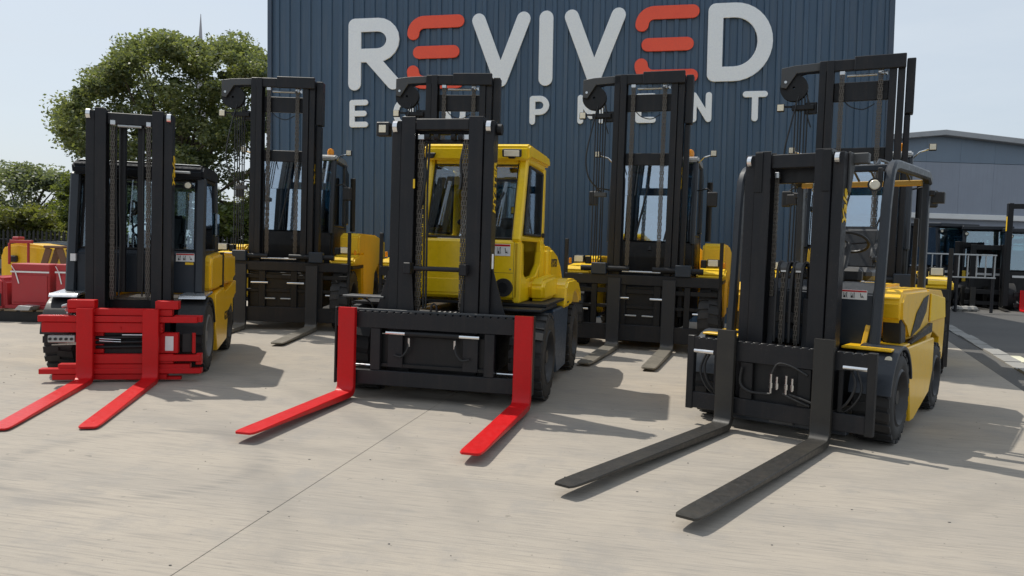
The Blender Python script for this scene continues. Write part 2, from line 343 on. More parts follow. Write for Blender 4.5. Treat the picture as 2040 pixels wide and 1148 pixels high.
for i in range(npan):
    o = link('cladding_panel', pme, wh); o.location = (S0+i*(S1-S0)/npan, 0, 0); o.scale.x = (S1-S0)/npan/(NP*PIT)
for x in (S0-.06, S1-.06): MB().box(x, x+.12, -.075, .14, -.6, WH+.1, .008).build('corner_flashing', 'flash', wh)
MB().box(S0-.02, S0+.02, .15, 24, -.6, WH, 0).build('side_wall', 'clad', wh); MB().box(S1-.02, S1+.02, .15, 24, -.6, WH, 0).build('side_wall', 'clad', wh)
MB().box(S0-.1, S1+.1, -.1, 24, WH+.101, WH+.3, .02).build('roof', 'roofgrey', wh)
def stroke(mb, pts, w, d0, d1, n=9):
    """flat bar with round ends along a polyline, standing off the wall from d0 to d1"""
    pts = [Vector(p) for p in pts]; L = []; Rr = []; h = w/2
    for i, p in enumerate(pts):
        t0 = (p-pts[i-1]).normalized() if i else None; t1 = (pts[i+1]-p).normalized() if i < len(pts)-1 else None
        t = (t0+t1).normalized() if t0 is not None and t1 is not None else (t0 or t1); nn = Vector((-t.y, t.x))
        k = 1/max(.5, nn.dot(Vector((-(t0 or t1).y, (t0 or t1).x)))); L.append(p+nn*h*k); Rr.append(p-nn*h*k)
    def cap(c, frm, sgn): a0 = math.atan2(frm.y, frm.x); return [c+Vector((math.cos(a0+sgn*math.pi*i/n), math.sin(a0+sgn*math.pi*i/n)))*h for i in range(1, n)]
    poly = L+cap(pts[-1], L[-1]-pts[-1], -1)+Rr[::-1]+cap(pts[0], Rr[0]-pts[0], -1)
    mb.prism([(q.x, q.y) for q in poly], 'y', -d1, -d0, .006)
def arc(cx, cy, rx, ry, a0, a1, n=10): return [(cx+rx*math.cos(R_(a0+(a1-a0)*i/n)), cy+ry*math.sin(R_(a0+(a1-a0)*i/n))) for i in range(n+1)]
def letter(root, chh, x0, x1, zb, zt, w, mat, red=False):
    h = w/2; a, b_, lo, hi = x0+h, x1-h, zb+h, zt-h; md = (lo+hi)/2; S = []
    if chh == 'R': rr = (hi-md)*.5; S = [[(a, lo), (a, hi)], [(a, hi), (b_-rr*1.1, hi)]+arc(b_-rr*1.1, hi-rr*1.04, rr*1.1, rr*1.04, 90, -90)[1:]+[(a, hi-2.08*rr)], [(a+(b_-a)*.38, hi-2.08*rr), (b_+h*.1, lo)]]
    elif chh == 'Z': S = [[(b_, hi), (a+.30, hi)]+arc(a+.30, hi-.29, .30, .29, 90, 180, 7)[1:], [(a+.16, md), (b_-.12, md)], arc(a+.30, lo+.29, .30, .29, 180, 270, 7)+[(b_, lo)]]
    elif chh == 'V': S = [[(a, hi), ((a+b_)/2, lo)], [(b_, hi), ((a+b_)/2, lo)]]
    elif chh == 'I': S = [[(a, lo), (a, hi)]]
    elif chh == 'D': rx = (b_-a)*.62; S = [[(a, lo), (a, hi)], [(a, hi), (b_-rx, hi)]+arc(b_-rx, md, rx, hi-md, 90, -90, 18)[1:]+[(a, lo)]]
    elif chh == 'E': S = [[(a, lo), (a, hi)], [(a, hi), (b_, hi)], [(a, md), (b_-.04, md)], [(a, lo), (b_, lo)]]
    elif chh == 'Q': S = [arc((a+b_)/2, md, (b_-a)/2, hi-md, 0, 180, 14), arc((a+b_)/2, md, (b_-a)/2, hi-md, 180, 360, 14), [((a+b_)/2+.05, lo+.14), (b_, lo-.02)]]
    elif chh == 'U': r = (b_-a)/2; S = [[(a, hi), (a, lo+r)]+arc(a+r, lo+r, r, r, 180, 360, 12)[1:]+[(b_, hi)]]
    elif chh == 'P': r = (hi-lo)*.29; S = [[(a, lo), (a, hi)], [(a, hi), (b_-r, hi)]+arc(b_-r, hi-r, r, r, 90, -90)[1:]+[(a, hi-2*r)]]
    elif chh == 'M': S = [[(a, lo), (a, hi)], [(a, hi), ((a+b_)/2, lo+.12)], [((a+b_)/2, lo+.12), (b_, hi)], [(b_, hi), (b_, lo)]]
    elif chh == 'N': S = [[(a, lo), (a, hi)], [(a, hi), (b_, lo)], [(b_, lo), (b_, hi)]]
    elif chh == 'T': S = [[(a, hi), (b_, hi)], [((a+b_)/2, hi), ((a+b_)/2, lo)]]
    mb = MB()
    for i, s_ in enumerate(S): stroke(mb, s_, w, .041, .085+.002*i)
    o = mb.build('letter', mat, root)
    if red: o['label'] = 'orange red letter made of three rounded bars'
sg = empty('sign_lettering'); sg.matrix_world = WM; tag(sg, 'upper row of huge white and red raised letters on the dark blue warehouse', 'sign')
for c_, a, b_ in (('R', -4.55, -3.12), ('Z', -2.90, -1.35), ('V', -1.14, .40), ('I', .63, 1.0), ('V', 1.28, 2.82), ('Z', 3.06, 4.62), ('D', 4.83, 6.37)):
    letter(sg, c_, a, b_, 5.881, 7.783, .36 if c_ != 'Z' else .33, 'letterred' if c_ == 'Z' else 'letterwhite', c_ == 'Z')
sg2 = empty('sign_lettering'); sg2.matrix_world = WM; tag(sg2, 'lower row of smaller white spaced-out letters on the dark blue warehouse', 'sign')
for c_, a, b_ in (('E', -4.51, -3.98), ('Q', -3.27, -2.70), ('U', -1.84, -1.29), ('I', -.54, -.38), ('P', .41, .92), ('M', 1.65, 2.33), ('E', 3.11, 3.62), ('N', 4.46, 4.97), ('T', 5.70, 6.29)):
    letter(sg2, c_, a, b_, 4.897, 5.632, .15, 'letterwhite')

# loose grit on the yard
gt = MB(); gr = random.Random(3)
for k in range(300):
    x, y = gr.uniform(-7, 5), gr.uniform(2.6, 11)
    if x > edge_x(y)-.2: continue
    r = gr.choice((.002, .0025, .003, .004, .006)); a = gr.random()*6.28; e = gr.uniform(1, 2.2); gt.ball((x, y, r*.45), r*e, r, r*.6, 5)
tag(gt.build('grit', 'tarstain'), 'fine dark grit scattered over the concrete yard', 'grit', kind='stuff')
# ------------------------------------------------------------------ forklift components; points are (right, forward, up) seen from the truck's front
def wheel(root, side, u_out, v, r, width, rimmat='rim', lugs=22, nuts=8, dual=False):
    """side +1/-1; u_out = outer face"""
    s_ = side; rr = r*.60; o = s_*u_out
    t = B(); w = width
    def X(d): return d*s_        # d measured outwards from the outer face (negative = inwards)
    prof = [(X(-.02), rr), (X(-.004), rr+.03), (X(0), rr+(r-rr)*.45), (X(-.008), r-.05), (X(-.03), r-.022), (X(-w+.03), r-.022), (X(-w+.008), r-.05), (X(-w), rr+(r-rr)*.45), (X(-w+.02), rr)]
    t.lathe(prof, (o, v, r), 'x', 48, closed=True)
    for k in range(lugs):
        for hf in (0, 1):
            a = 2*math.pi*(k+.5*hf)/lugs; da = .62*math.pi/lugs
            c0, c1 = (X(-.012), X(-w*.53)) if hf == 0 else (X(-w*.47), X(-w+.012))
            sk = .5*da
            P = []
            for (cx, off) in ((c0, 0 if hf == 0 else sk), (c1, sk if hf == 0 else 0)):
                for rad in (r-.03, r):
                    for ang in (a-da+off, a+da+off): P.append((o+cx, v+rad*math.cos(ang), r+rad*math.sin(ang)))
            t.add(P, [(0, 1, 3, 2), (4, 6, 7, 5), (0, 4, 5, 1), (2, 3, 7, 6), (0, 2, 6, 4), (1, 5, 7, 3)])
    wh_ = B()
    wh_.lathe([(X(-.012), rr+.012), (X(.002), rr-.008), (X(-.02), rr-.025), (X(-.10), rr-.05), (X(-.125), rr*.55), (X(-.10), rr*.5), (X(-.10), 0.001)], (o, v, r), 'x', 40)
    wh_.lathe([(X(-w+.02), rr+.01), (X(-w+.06), rr-.03), (X(-.13), rr-.055)], (o, v, r), 'x', 40)
    wo_ = wh_.build('wheel', rimmat, root)
    t.build('tyre', 'tyre', wo_, 28)
    hb = B(); hb.cyl((o+X(-.11), v, r), (o+X(-.03), v, r), rr*.30, 20, rr*.26)
    for k in range(nuts):
        a = 2*math.pi*k/nuts; hb.cyl((o+X(-.11), v+rr*.42*math.cos(a), r+rr*.42*math.sin(a)), (o+X(-.075), v+rr*.42*math.cos(a), r+rr*.42*math.sin(a)), .014, 6)
    hb.build('hub', rimmat if rimmat != 'rim' else 'frame', wo_)
    return wo_
def fork(root, u, cv, fw, top, L, heel, tip, mat, th=.058, tipth=.014, name='fork'):
    """L-shaped fork: shank front face at cv, blade top at height heel, running to tip height"""
    secs = []  # (centre v, centre w, tangent angle, half thickness, half width)
    c = cv-th/2; r = .085
    secs.append((c, top, -90, th/2, fw/2)); secs.append((c, heel+.16, -90, th/2, fw/2))
    for k in range(0, 6):
        a = k/5; ang = -90+90*a; cx = c+r-r*math.cos(R_(90*a)); cz = heel+r-th/2-r*math.sin(R_(90*a)); secs.append((cx, cz, ang, th/2+.006*math.sin(math.pi*a), fw/2))
    v0 = secs[-1][0]; ve = cv+L
    for k, fr in enumerate((.12, .35, .6, .8, .9, .955, .985, 1)):
        vv = v0+(ve-v0)*fr; topw = heel+(tip-heel)*fr
        t_ = th+(tipth-th)*min(1, max(0, (fr-.15)/.85)); hw = fw/2*(1 if fr < .85 else (1, .975, .90, .70)[(.9, .955, .985, 1).index(fr)])
        secs.append((vv, topw-t_/2, 0, t_/2, hw))
    m = B(); vs_ = []; ch_ = .006
    for (cv_, cz, ang, ht, hw) in secs:
        n = Vector((0, -math.sin(R_(ang)), math.cos(R_(ang)))); k = min(ch_, ht*.4)
        for (du, dn) in ((-hw+k, ht), (hw-k, ht), (hw, ht-k), (hw, -ht+k), (hw-k, -ht), (-hw+k, -ht), (-hw, -ht+k), (-hw, ht-k)):
            vs_.append((u+du, cv_+n.y*dn, cz+n.z*dn))
    fs_ = []; S = len(secs)
    for i in range(S-1):
        for k in range(8): fs_.append((i*8+k, i*8+(k+1) % 8, (i+1)*8+(k+1) % 8, (i+1)*8+k))
    fs_ += [tuple(range(8))[::-1], tuple(range((S-1)*8, S*8))]
    m.add(vs_, fs_)
    return m.build(name, mat, root, 25)
def chain(root, u, v, w0, w1, width=.06, pitch=.045, mat='chain'):
    m = B(); n = int((w1-w0)/pitch); h = width/2
    for i in range(n):
        z = w0+i*pitch
        if i % 2: 
            for du in (-h, -h*.2, h*.6): m.box(u+du, u+du+h*.4, v-.016, v+.016, z-.008, z+pitch+.008, 0)
        else:
            for du in (-h*.6, h*.2): m.box(u+du, u+du+h*.4, v-.016, v+.016, z-.008, z+pitch+.008, 0)
        m.box(u-h*1.08, u+h*1.08, v-.006, v+.006, z+pitch*.5-.006, z+pitch*.5+.006, 0)
    m.build('lift_chain', mat, root); 
    B().box(u-h*1.2, u+h*1.2, v-.03, v+.03, w1-.01, w1+.05, .006).build('chain_anchor', 'steel', root)
def channel(root, u0, u1, v0, v1, w0, w1, open_in, mat='mast', lip=.03):
    """C-section upright between u0<u1; open side towards the mast's middle when open_in = +1 (right) or -1"""
    t = .028; f = .024
    if open_in > 0: poly = [(u0, v0), (u1, v0), (u1, v0+f), (u0+t, v0+f), (u0+t, v1-f), (u1, v1-f), (u1, v1), (u0, v1)]
    else: poly = [(u1, v0), (u0, v0), (u0, v0+f), (u1-t, v0+f), (u1-t, v1-f), (u0, v1-f), (u0, v1), (u1, v1)]
    return B().prism(poly, 'z', w0, w1, .003).build('mast_upright', mat, root)
def hose(root, pts, r=.012, name='hose', mat='hose', sub=5):
    """smooth hose through the points (Catmull-Rom)"""
    P = [Vector(p) for p in pts]; out = []
    for i in range(len(P)-1):
        a, b_, c, d = P[max(i-1, 0)], P[i], P[i+1], P[min(i+2, len(P)-1)]
        for k in range(sub):
            t = k/sub; out.append(.5*((2*b_)+(c-a)*t+(2*a-5*b_+4*c-d)*t*t+(3*b_-a-3*c+d)*t**3))
    out.append(P[-1]); return B().tube(out, r, 7).build(name, mat, root)
def lamp(root, c, w, h, face=(0, 1, 0), d=.05, lensmat='lens', name='work_lamp', rnd=False, lf=.40):
    f = Vector(face).normalized(); r = f.cross(Vector((0, 0, 1))).normalized(); u_ = r.cross(f)
    m4 = Matrix((r, u_, f)).transposed().to_4x4(); m4.translation = Vector(c)
    if rnd:
        o = B().cyl(Vector(c)-f*d, Vector(c), w*.42, 18, w*.5).build(name, 'plastic', root)
        B().cyl(Vector(c)+f*.001, Vector(c)+f*.008, w*.36, 18, w*.30).build('lens', lensmat, o); return o
    o = B().box(-w/2, w/2, -h/2, h/2, -d, 0, .008, m4).build(name, 'plastic', root)
    B().box(-w*lf, w*lf, -h*lf, h*lf, .001, .009, .003, m4).build('lens', lensmat, o); return o
def sticker(root, u0, u1, v, w0, w1):
    """white safety label with red header and three black pictograms, on a surface facing forward at v"""
    o = B().box(u0, u1, v, v+.004, w0, w1, 0).build('label_plate', 'white', root); H = w1-w0; L = u1-u0
    B().box(u0+.004, u1-.004, v+.0042, v+.006, w1-H*.2, w1-H*.05, 0).build('label_header', 'red', o)
    m = B()
    for k, c in enumerate((.19, .47)):      # truck and walking figure
        x = u0+L*c; b_ = w0+H*.16; t = v+.0042
        m.box(x-L*.075, x-L*.062, t, t+.002, b_, b_+H*.56, 0); m.box(x-L*.055, x, t, t+.002, b_+H*.08, b_+H*.24, 0); m.box(x-L*.012, x, t, t+.002, b_+H*.25, b_+H*.46, 0)
        for q in (-.045, -.01): m.cyl((x+L*q, t, b_+H*.05), (x+L*q, t+.002, b_+H*.05), H*.05, 8)
        m.cyl((x+L*.05, t, b_+H*.5), (x+L*.05, t+.002, b_+H*.5), H*.06, 8); m.box(x+L*.04, x+L*.06, t, t+.002, b_+H*.18, b_+H*.42, 0)
        m.bar((x+L*.05, t+.001, b_+H*.2), (x+L*.03, t+.001, b_), L*.012, .002, 0); m.bar((x+L*.05, t+.001, b_+H*.2), (x+L*.075, t+.001, b_), L*.012, .002, 0)
    x = u0+L*.80; m.box(x-L*.03, x+L*.05, t, t+.002, b_+H*.08, b_+H*.18, 0); m.bar((x-L*.02, t+.001, b_+H*.1), (x-L*.045, t+.001, b_+H*.5), L*.025, .002, 0); m.bar((x+L*.02, t+.001, b_+H*.3), (x+L*.09, t+.001, b_+H*.02), L*.02, .002, 0)
    tag(m.build('pictogram', 'ink', o), kind='stuff')
def seat(root, u, v, w, wd=.52, d=.5, h=.6, mat='seat'):
    o = B().box(u-wd/2, u+wd/2, v-d, v, w, w+.14, .05).build('seat', mat, root)
    b_ = B(); b_.prism([(v-d+.02, w+.1), (v-d+.17, w+.1), (v-d+.10, w+h*.75), (v-d+.07, w+h), (v-d-.03, w+h), (v-d-.06, w+h*.8)], 'x', u-wd/2+.02, u+wd/2-.02, .055, 3); b_.build('backrest', mat, o)
    for s_ in (-1, 1): B().prism([(v-d+.10, w+.2), (v-d+.24, w+.24), (v-d+.18, w+h*.62), (v-d+.08, w+h*.7)], 'x', *sorted((u+s_*(wd/2-.09), u+s_*(wd/2-.005))), .025, 2).build('side_bolster', mat, o)
    for s_ in (-1, 1): B().box(u+s_*(wd/2-.01)-.03, u+s_*(wd/2-.01)+.03, v-d*.95, v-d*.25, w+.2, w+.26, .015).build('armrest', mat, o)
    return o
def steering(root, u, v, w, r=.18):
    m4 = Matrix.Translation((u, v, w)) @ Matrix.Rotation(R_(32), 4, 'X')
    pts = [m4 @ Vector((r*math.cos(2*math.pi*k/24), r*math.sin(2*math.pi*k/24), 0)) for k in range(25)]
    o = B().tube(pts, .015, 7, False).build('steering_wheel', 'plastic', root)
    m = B(); c = m4 @ Vector((0, 0, -.02))
    for k in (0, 8, 16): m.tube([c, pts[k]], .011, 6)
    m.tube([c, c+Vector((0, .32, -.5))], .035, 10); m.build('steering_column', 'plastic', o)
def railtop(root, u, v, w, r=.052, wd=.04): # polished guide roller at the head of an upright
    B().cyl((u-wd/2, v, w), (u+wd/2, v, w), r, 20).build('guide_roller', 'chrome', root)
def pane(root, pts, mat='glass', th=.006, name='window_pane', frame=None, fw=.03, fmat='plastic'):
    """flat pane through 3 or 4 points, with a rubber or painted frame round it"""
    P = [Vector(p) for p in pts]; n = (P[1]-P[0]).cross(P[2]-P[0]).normalized(); m = B(); k = len(P)
    m.add([p-n*th/2 for p in P]+[p+n*th/2 for p in P], [tuple(range(k))[::-1], tuple(range(k, 2*k))]+[(i, (i+1) % k, k+(i+1) % k, k+i) for i in range(k)])
    o = m.build(name, mat, root)
    if frame:
        f = B()
        for i in range(k): f.tube([P[i], P[(i+1) % k]], fw/2, 6)
        f.build('window_frame', fmat, o)
    return o
def truck(name, pose, label, cat='forklift', group=None):
    x, y, th = pose; o = empty(name, (x, y, 0), -R_(th)); return tag(o, label, cat, group)

# ------------------------------------------------------------------ open black-forked truck on the right
T = truck('forklift', (2.868, 7.556, 37.955), 'nearest yellow forklift with open overhead guard and black forks, at right', group='forklifts lined up in the yard')
for s_ in (-1, 1):
    wheel(T, s_, .95, 0, .425, .34, 'rim', 20)
    wheel(T, s_, .90, -2.14, .385, .26, 'rim', 20)
    a, b_ = (s_*.455, s_*.36); channel(T, min(a, b_), max(a, b_), .26, .43, .30, 2.66, -s_)
    a, b_ = (s_*.352, s_*.205); channel(T, min(a, b_), max(a, b_), .285, .455, .24, 2.69, -s_, 'mast')
    a, b_ = (s_*.355, s_*.275); B().box(min(a, b_)+.002, max(a, b_)-.002, .456, .468, 2.30, 2.68, .003).build('wear_plate', 'mast2', T)
    railtop(T, s_*.405, .44, 2.60)
    B().box(s_*.43-.05, s_*.43+.05, .10, .26, .05, .75, .01).build('mast_foot', 'mast2', T)
    fork(T, s_*.45, .745, .171, .972, 2.72, .082, .094, 'forkblack', .062, .016)
    B().box(s_*.45-.082, s_*.45+.082, .62, .70, .86, .90, .004).build('fork_hook', 'mast2', T)
    # chrome side-shift rods
    B().cyl((s_*.60, .655, .735), (s_*.80, .655, .735), .022).build('positioner_rod', 'chrome', T)
    # hoses loops beside the forks
    hose(T, [(s_*.62, .60, .78), (s_*.70, .63, .60), (s_*.64, .64, .42), (s_*.50, .6, .30)], .012)
    hose(T, [(s_*.68, .58, .76), (s_*.75, .61, .55), (s_*.67, .62, .38), (s_*.52, .58, .27)], .011)
    # lower chain guides
    B().prism([(.30, .62), (.40, .62), (.36, .95), (.36, 1.30), (.30, 1.30)], 'x', s_*.165-.03, s_*.165+.03, .004).build('cylinder_bracket', 'mast', T)
    B().cyl((s_*.29, .22, .35), (s_*.29, .22, 1.9), .035, 14).build('lift_cylinder', 'mast2', T)
    B().cyl((s_*.29, .22, 1.9), (s_*.29, .22, 2.55), .022, 12).build('cylinder_rod', 'chrome', T)
B().box(-.204, .204, .36, .42, 2.53, 2.66, .006).build('mast_crossbeam', 'mast', T)
B().box(-.204, .204, .30, .34, 1.06, 1.16, .006).build('mast_crossbeam', 'mast2', T)
B().box(-.36, .36, .20, .255, 2.40, 2.62, .006).build('mast_crossbeam', 'mast2', T)
B().box(-.36, .36, .19, .25, .45, .62, .006).build('mast_crossbeam', 'mast2', T)
B().prism([(.12, 2.67), (.30, 2.67), (.30, 2.30), (.24, 2.30), (.12, 2.58)], 'x', .456, .476, .004).build('mast_bracket', 'greysteel', T)
B().box(.457, .60, .10, .19, 2.57, 2.67, .008).build('mast_bracket', 'greysteel', T)
B().cyl((.16, .25, 1.35), (.16, .25, 2.42), .016, 12).build('free_lift_rod', 'galv', T)
chain(T, -.175, .33, 1.0, 2.45, .035)
for k, uu in enumerate((-.055, .085)):
    chain(T, uu, .36, .86, 1.55, .05)
    for d in (-.05, .04):
        hose(T, [(uu+d, .42, .88), (uu+d, .425, 1.3), (uu+d+.005, .40, 1.58), (uu+d+.015, .33, 1.64), (uu+d+.02, .27, 1.55), (uu+d+.02, .26, 1.0)], .014)
    B().cyl((uu-.04, .34, 1.585), (uu+.04, .34, 1.585), .055, 18).build('hose_pulley', 'greysteel', T)
B().box(-.13, .16, .29, .33, 1.60, 1.63, .004).build('pulley_carrier', 'mast2', T)
for (uu, ww) in ((.175, 1.72), (.185, 1.55), (.18, 1.35)): B().box(uu-.012, uu+.012, .30, .33, ww, ww+.06, .003).build('hose_clip', 'yellowY' if ww > 1.6 else 'steel', T)
for (uu, w0) in ((.02, 1.58), (.155, 1.60)): B().prism([(uu-.025, w0), (uu+.02, w0), (uu+.005, w0+.16), (uu-.012, w0+.2)], 'y', -.15, -.13, .003).build('floor_lever', 'yellowY', T)
# carriage
car = B().box(-.30, .30, .56, .60, .30, .70, .006).build('carriage', 'mast2', T)
nb = B(); pts = [(-.84, .735), (-.84, .845)]
for i in range(22):
    x = -.82+i*.0755; pts += [(x, .872), (x+.05, .872), (x+.055, .862), (x+.07, .862)]
pts += [(.87, .872), (.87, .735), (.345, .68), (-.345, .68)]
nb.prism(pts, 'y', .605, .665, .003).build('carriage_bar', 'mast', car)
B().box(-.84, .86, .605, .66, .165, .325, .006).build('carriage_bar', 'mast', car)
for s_ in (-1, 1):
    B().box(s_*.835-.035, s_*.835+.035, .60, .672, .155, .885, .005).build('carriage_post', 'frame', car)
    B().box(s_*.27-.06, s_*.27+.06, .615, .655, .327, .678, .005).build('carriage_post', 'mast2', car)
    B().box(s_*.58-.02, s_*.58+.02, .61, .64, .327, .73, .004).build('carriage_post', 'mast2', car)
B().box(-.5, .62, .42, .52, .10, .22, .01).build('axle_beam', 'navy', car)
B().box(-.06, .16, .53, .56, .12, .20, .006).build('tow_bracket', 'greysteel', car)
for k in range(4):
    uu = -.02+k*.055+(.03 if k > 1 else 0); o = B(); o.cyl((uu, .68, .42+.04*(k % 2)), (uu, .68, .60-.02*(k % 2)), .012, 8); o.cyl((uu, .68, .47), (uu, .68, .52), .017, 6); o.build('hydraulic_coupling', 'steel', T)
hose(T, [(-.02, .67, .60), (.03, .66, .70), (.15, .66, .69), (.30, .66, .62)], .011)
hose(T, [(-.30, .69, .63), (-.31, .69, .48), (-.22, .69, .41), (-.02, .68, .41)], .012)
hose(T, [(.09, .68, .43), (.2, .69, .39), (.34, .69, .35)], .012)
hose(T, [(.15, .68, .43), (.25, .69, .41), (.36, .69, .38)], .012)
# chassis, cowl, body
B().prism([(-2.0, .30), (.1, .30), (.22, .45), (.22, .8), (-2.0, .8)], 'x', -.58, .58, .02).build('chassis', 'frame', T)
cw = B().prism([(-.05, .86), (-.05, 1.36), (-.12, 1.47), (-.20, 1.47), (-.20, .86)], 'x', -.60, .66, .012, 2).build('cowl', 'navy', T)
B().box(-.60, .66, -.70, -.2, .80, .86, .006).build('floor_plate', 'frame', T)
sticker(T, .36, .60, -.048, 1.305, 1.395)
B().box(.655, .70, -.11, -.06, .95, 1.45, .008).build('cowl_edge', 'pillar', T)
steering(T, .32, -.42, 1.86, .18)
B().box(-.1, .5, -.30, -.2, 1.46, 1.60, .03).build('dashboard', 'plastic', T)
seat(T, .18, -.72, 1.47, .58, .50, .58)
hood = B().prism([(-.66, .86), (-.62, 1.33), (-.72, 1.42), (-1.9, 1.43), (-1.9, .86)], 'x', -.58, .56, .04, 3).build('hood', 'yellowY', T)
for s_ in (-1, 1):
    lo, hi = (.565, .86) if s_ > 0 else (-.86, -.585)
    pod = B().prism([(-.33, 1.10), (-.30, 1.30), (-.44, 1.40), (-1.72, 1.40), (-1.72, .90), (-.70, .90), (-.55, 1.02)], 'x', lo, hi, .035, 3).build('side_panel', 'yellowY', T)
    B().prism([(-.40, .88), (-.36, 1.14), (-.56, 1.14), (-.62, .88)], 'x', *sorted((s_*.68, s_*.845)), .01).build('step_recess', 'plastic', T)
    # skirt between the wheels
    sk = B().prism([(-.30, .86), (-1.72, .86), (-1.72, .50), (-1.55, .28), (-.78, .10), (-.62, .10), (-.50, .45), (-.38, .70)], 'x', *sorted((s_*.80, s_*.925)), .012).build('skirt', 'yellowY', T)
    # swoosh graphic: raised dark blade on the pod
    B().prism([(-.75, .93), (-1.0, 1.16), (-1.35, 1.30), (-1.60, 1.33), (-1.50, 1.15), (-1.2, 1.0)], 'x', *sorted((s_*.862, s_*.868)), .001).build('body_graphic', 'frame', T)
    B().prism([(-.62, .885), (-1.72, 1.02), (-1.72, .92), (-.62, .872)], 'x', *sorted((s_*.862, s_*.9)), .001).build('body_graphic', 'frame', T)
    # front fender: yellow top plate, black arch
    B().box(*sorted((s_*.47, s_*.90)), -.55, .26, .862, .884, .006).build('fender_top', 'yellowY', T)
    ap = [(.47*math.cos(R_(a))*1.02, .425+.48*math.sin(R_(a))) for a in range(8, 173, 12)]; ip = [(x*.93, .425+(z-.425)*.93) for x, z in ap]
    B().prism(ap+ip[::-1], 'x', *sorted((s_*.60, s_*.955)), .006).build('fender_arch', 'pillar', T)
    B().cyl((s_*.885, .27, .80), (s_*.885, .30, .80), .03, 12).build('fender_reflector', 'lens', T)
    B().bar((s_*.60, -.02, .88), (s_*.635, -.09, 1.17), .045, .03).build('grab_handle', 'yellowY', T)
    # overhead guard
    pil = [(s_*.70, .0, .885), (s_*.705, -.05, 1.4), (s_*.71, -.11, 2.2), (s_*.715, -.145, 2.44), (s_*.715, -.18, 2.52), (s_*.715, -.24, 2.575), (s_*.715, -.32, 2.602), (s_*.715, -.42, 2.612), (s_*.715, -1.2, 2.64), (s_*.715, -1.95, 2.66), (s_*.715, -2.08, 2.60)]
    B().sweep(pil, .085, .10, (1, 0, 0), .02).build('guard_side_frame', 'pillar', T)
    B().bar((s_*.70, -2.08, 2.60), (s_*.70, -2.12, 1.30), .11, .07, .012, ref=(1, 0, 0)).build('guard_rear_leg', 'pillar', T)
    lamp(T, (s_*.60, -.10, 2.40), .13, .12, (s_*.12, 1, 0), .10, rnd=True, name='head_lamp')
    B().box(s_*.64-.02, s_*.64+.02, -.16, -.10, 2.42, 2.56, .006).build('lamp_bracket', 'plastic', T)
    lamp(T, (s_*.82, -2.16, 2.42), .13, .13, (0, -1, 0), .08, name='rear_lamp', lensmat='darkglass')
    B().box(s_*.76-.03, s_*.76+.03, -2.12, -2.06, 2.44, 2.50, .006).build('lamp_bracket', 'plastic', T)
for vv, ww, mt in ((-.34, 2.60, 'pillar'), (-.44, 2.615, 'pillar'), (-2.0, 2.60, 'shadeyellow')): B().box(-.67, .67, vv-.03, vv+.03, ww-.05, ww+.015, .008).build('guard_crossbar', mt, T)
for k in range(7):
    uu = -.54+k*.18; B().tube([(uu, -.40, 2.62), (uu, -.50, 2.68), (uu, -.7, 2.69), (uu, -1.75, 2.70), (uu, -1.96, 2.62)], .014, 7).build('guard_roof_bar', 'pillar', T)
B().tube([(-.1, -.6, 2.60), (-.12, -.62, 2.40), (-.06, -.62, 2.32), (-.08, -.62, 2.24)], .012, 6).build('mirror_stalk', 'chrome', T)
B().ball((-.07, -.6, 2.2), .05, .02, .07).build('interior_mirror', 'darkglass', T)
cwt = B().prism([(-1.75, .42), (-1.75, 1.38), (-2.55, 1.36), (-2.85, 1.22), (-2.92, .95), (-2.86, .55), (-2.6, .36), (-2.56, .80), (-2.14, .90), (-1.76, .72)], 'x', -.84, .84, .05, 3).build('counterweight', 'yellowY', T)
for s_ in (-1, 1): B().prism([(-1.80, 1.02), (-1.80, 1.34), (-2.70, 1.27), (-2.80, 1.02)], 'x', *sorted((s_*.845, s_*.865)), .012).build('body_graphic', 'yellowT', T)
B().bar((.55, -2.45, 1.36), (.55, -2.45, 2.2), .05, .05).build('exhaust_stack', 'frame', T)
text('decal_lettering', 'Yale', .17, 'inkyellow', T, (.4585, -.285, 1.98), (0, 0, 1), (0, -1, 0), .002, 1.15, .3)
# ------------------------------------------------------------------ bright yellow cab truck with wide red forks, in the middle
T = truck('forklift', (-.694, 8.73, 12.15), 'bright yellow cab forklift with widely spread red forks, front row centre', group='forklifts lined up in the yard')
for s_ in (-1, 1):
    wheel(T, s_, 1.165, 0, .49, .38, 'rim', 22, 10)
    wheel(T, s_, 1.13, -2.37, .475, .30, 'rim', 22, 10)
    a, b_ = (s_*.57, s_*.465); channel(T, min(a, b_), max(a, b_), .30, .50, .30, 3.03, -s_)
    a, b_ = (s_*.455, s_*.30); channel(T, min(a, b_), max(a, b_), .325, .525, .22, 3.07, -s_)
    railtop(T, s_*.52, .505, 2.96, .065, .05)
    # foot gussets
    B().prism([(s_*.57, 1.50), (s_*.57, .95), (s_*.74, .95), (s_*.72, 1.0)], 'y', .40, .43, .003).build('mast_gusset', 'mast', T)
    B().prism([(s_*.299, 1.46), (s_*.299, .98), (s_*.26, .98)], 'y', .52, .54, .002).build('mast_gusset', 'mast', T)
    B().box(s_*.53-.06, s_*.53+.06, .08, .30, .1, .8, .01).build('mast_foot', 'mast2', T)
    chain(T, s_*.25, .44, .98, 2.84, .066, .05)
    B().cyl((s_*.37, .24, .4), (s_*.37, .24, 2.2), .045, 16).build('lift_cylinder', 'mast2', T)
    B().cyl((s_*.37, .24, 2.2), (s_*.37, .24, 2.9), .028, 12).build('cylinder_rod', 'chrome', T)
    fork(T, .037+s_*.972, .774, .19, .996, 1.98, .10, .093, 'red', .066, .018)
B().box(-.455, .455, .30, .38, 2.90, 3.04, .008).build('mast_crossbeam', 'mast', T)
B().box(-.299, .299, .44, .51, 2.93, 3.05, .008).build('mast_crossbeam', 'mast', T)
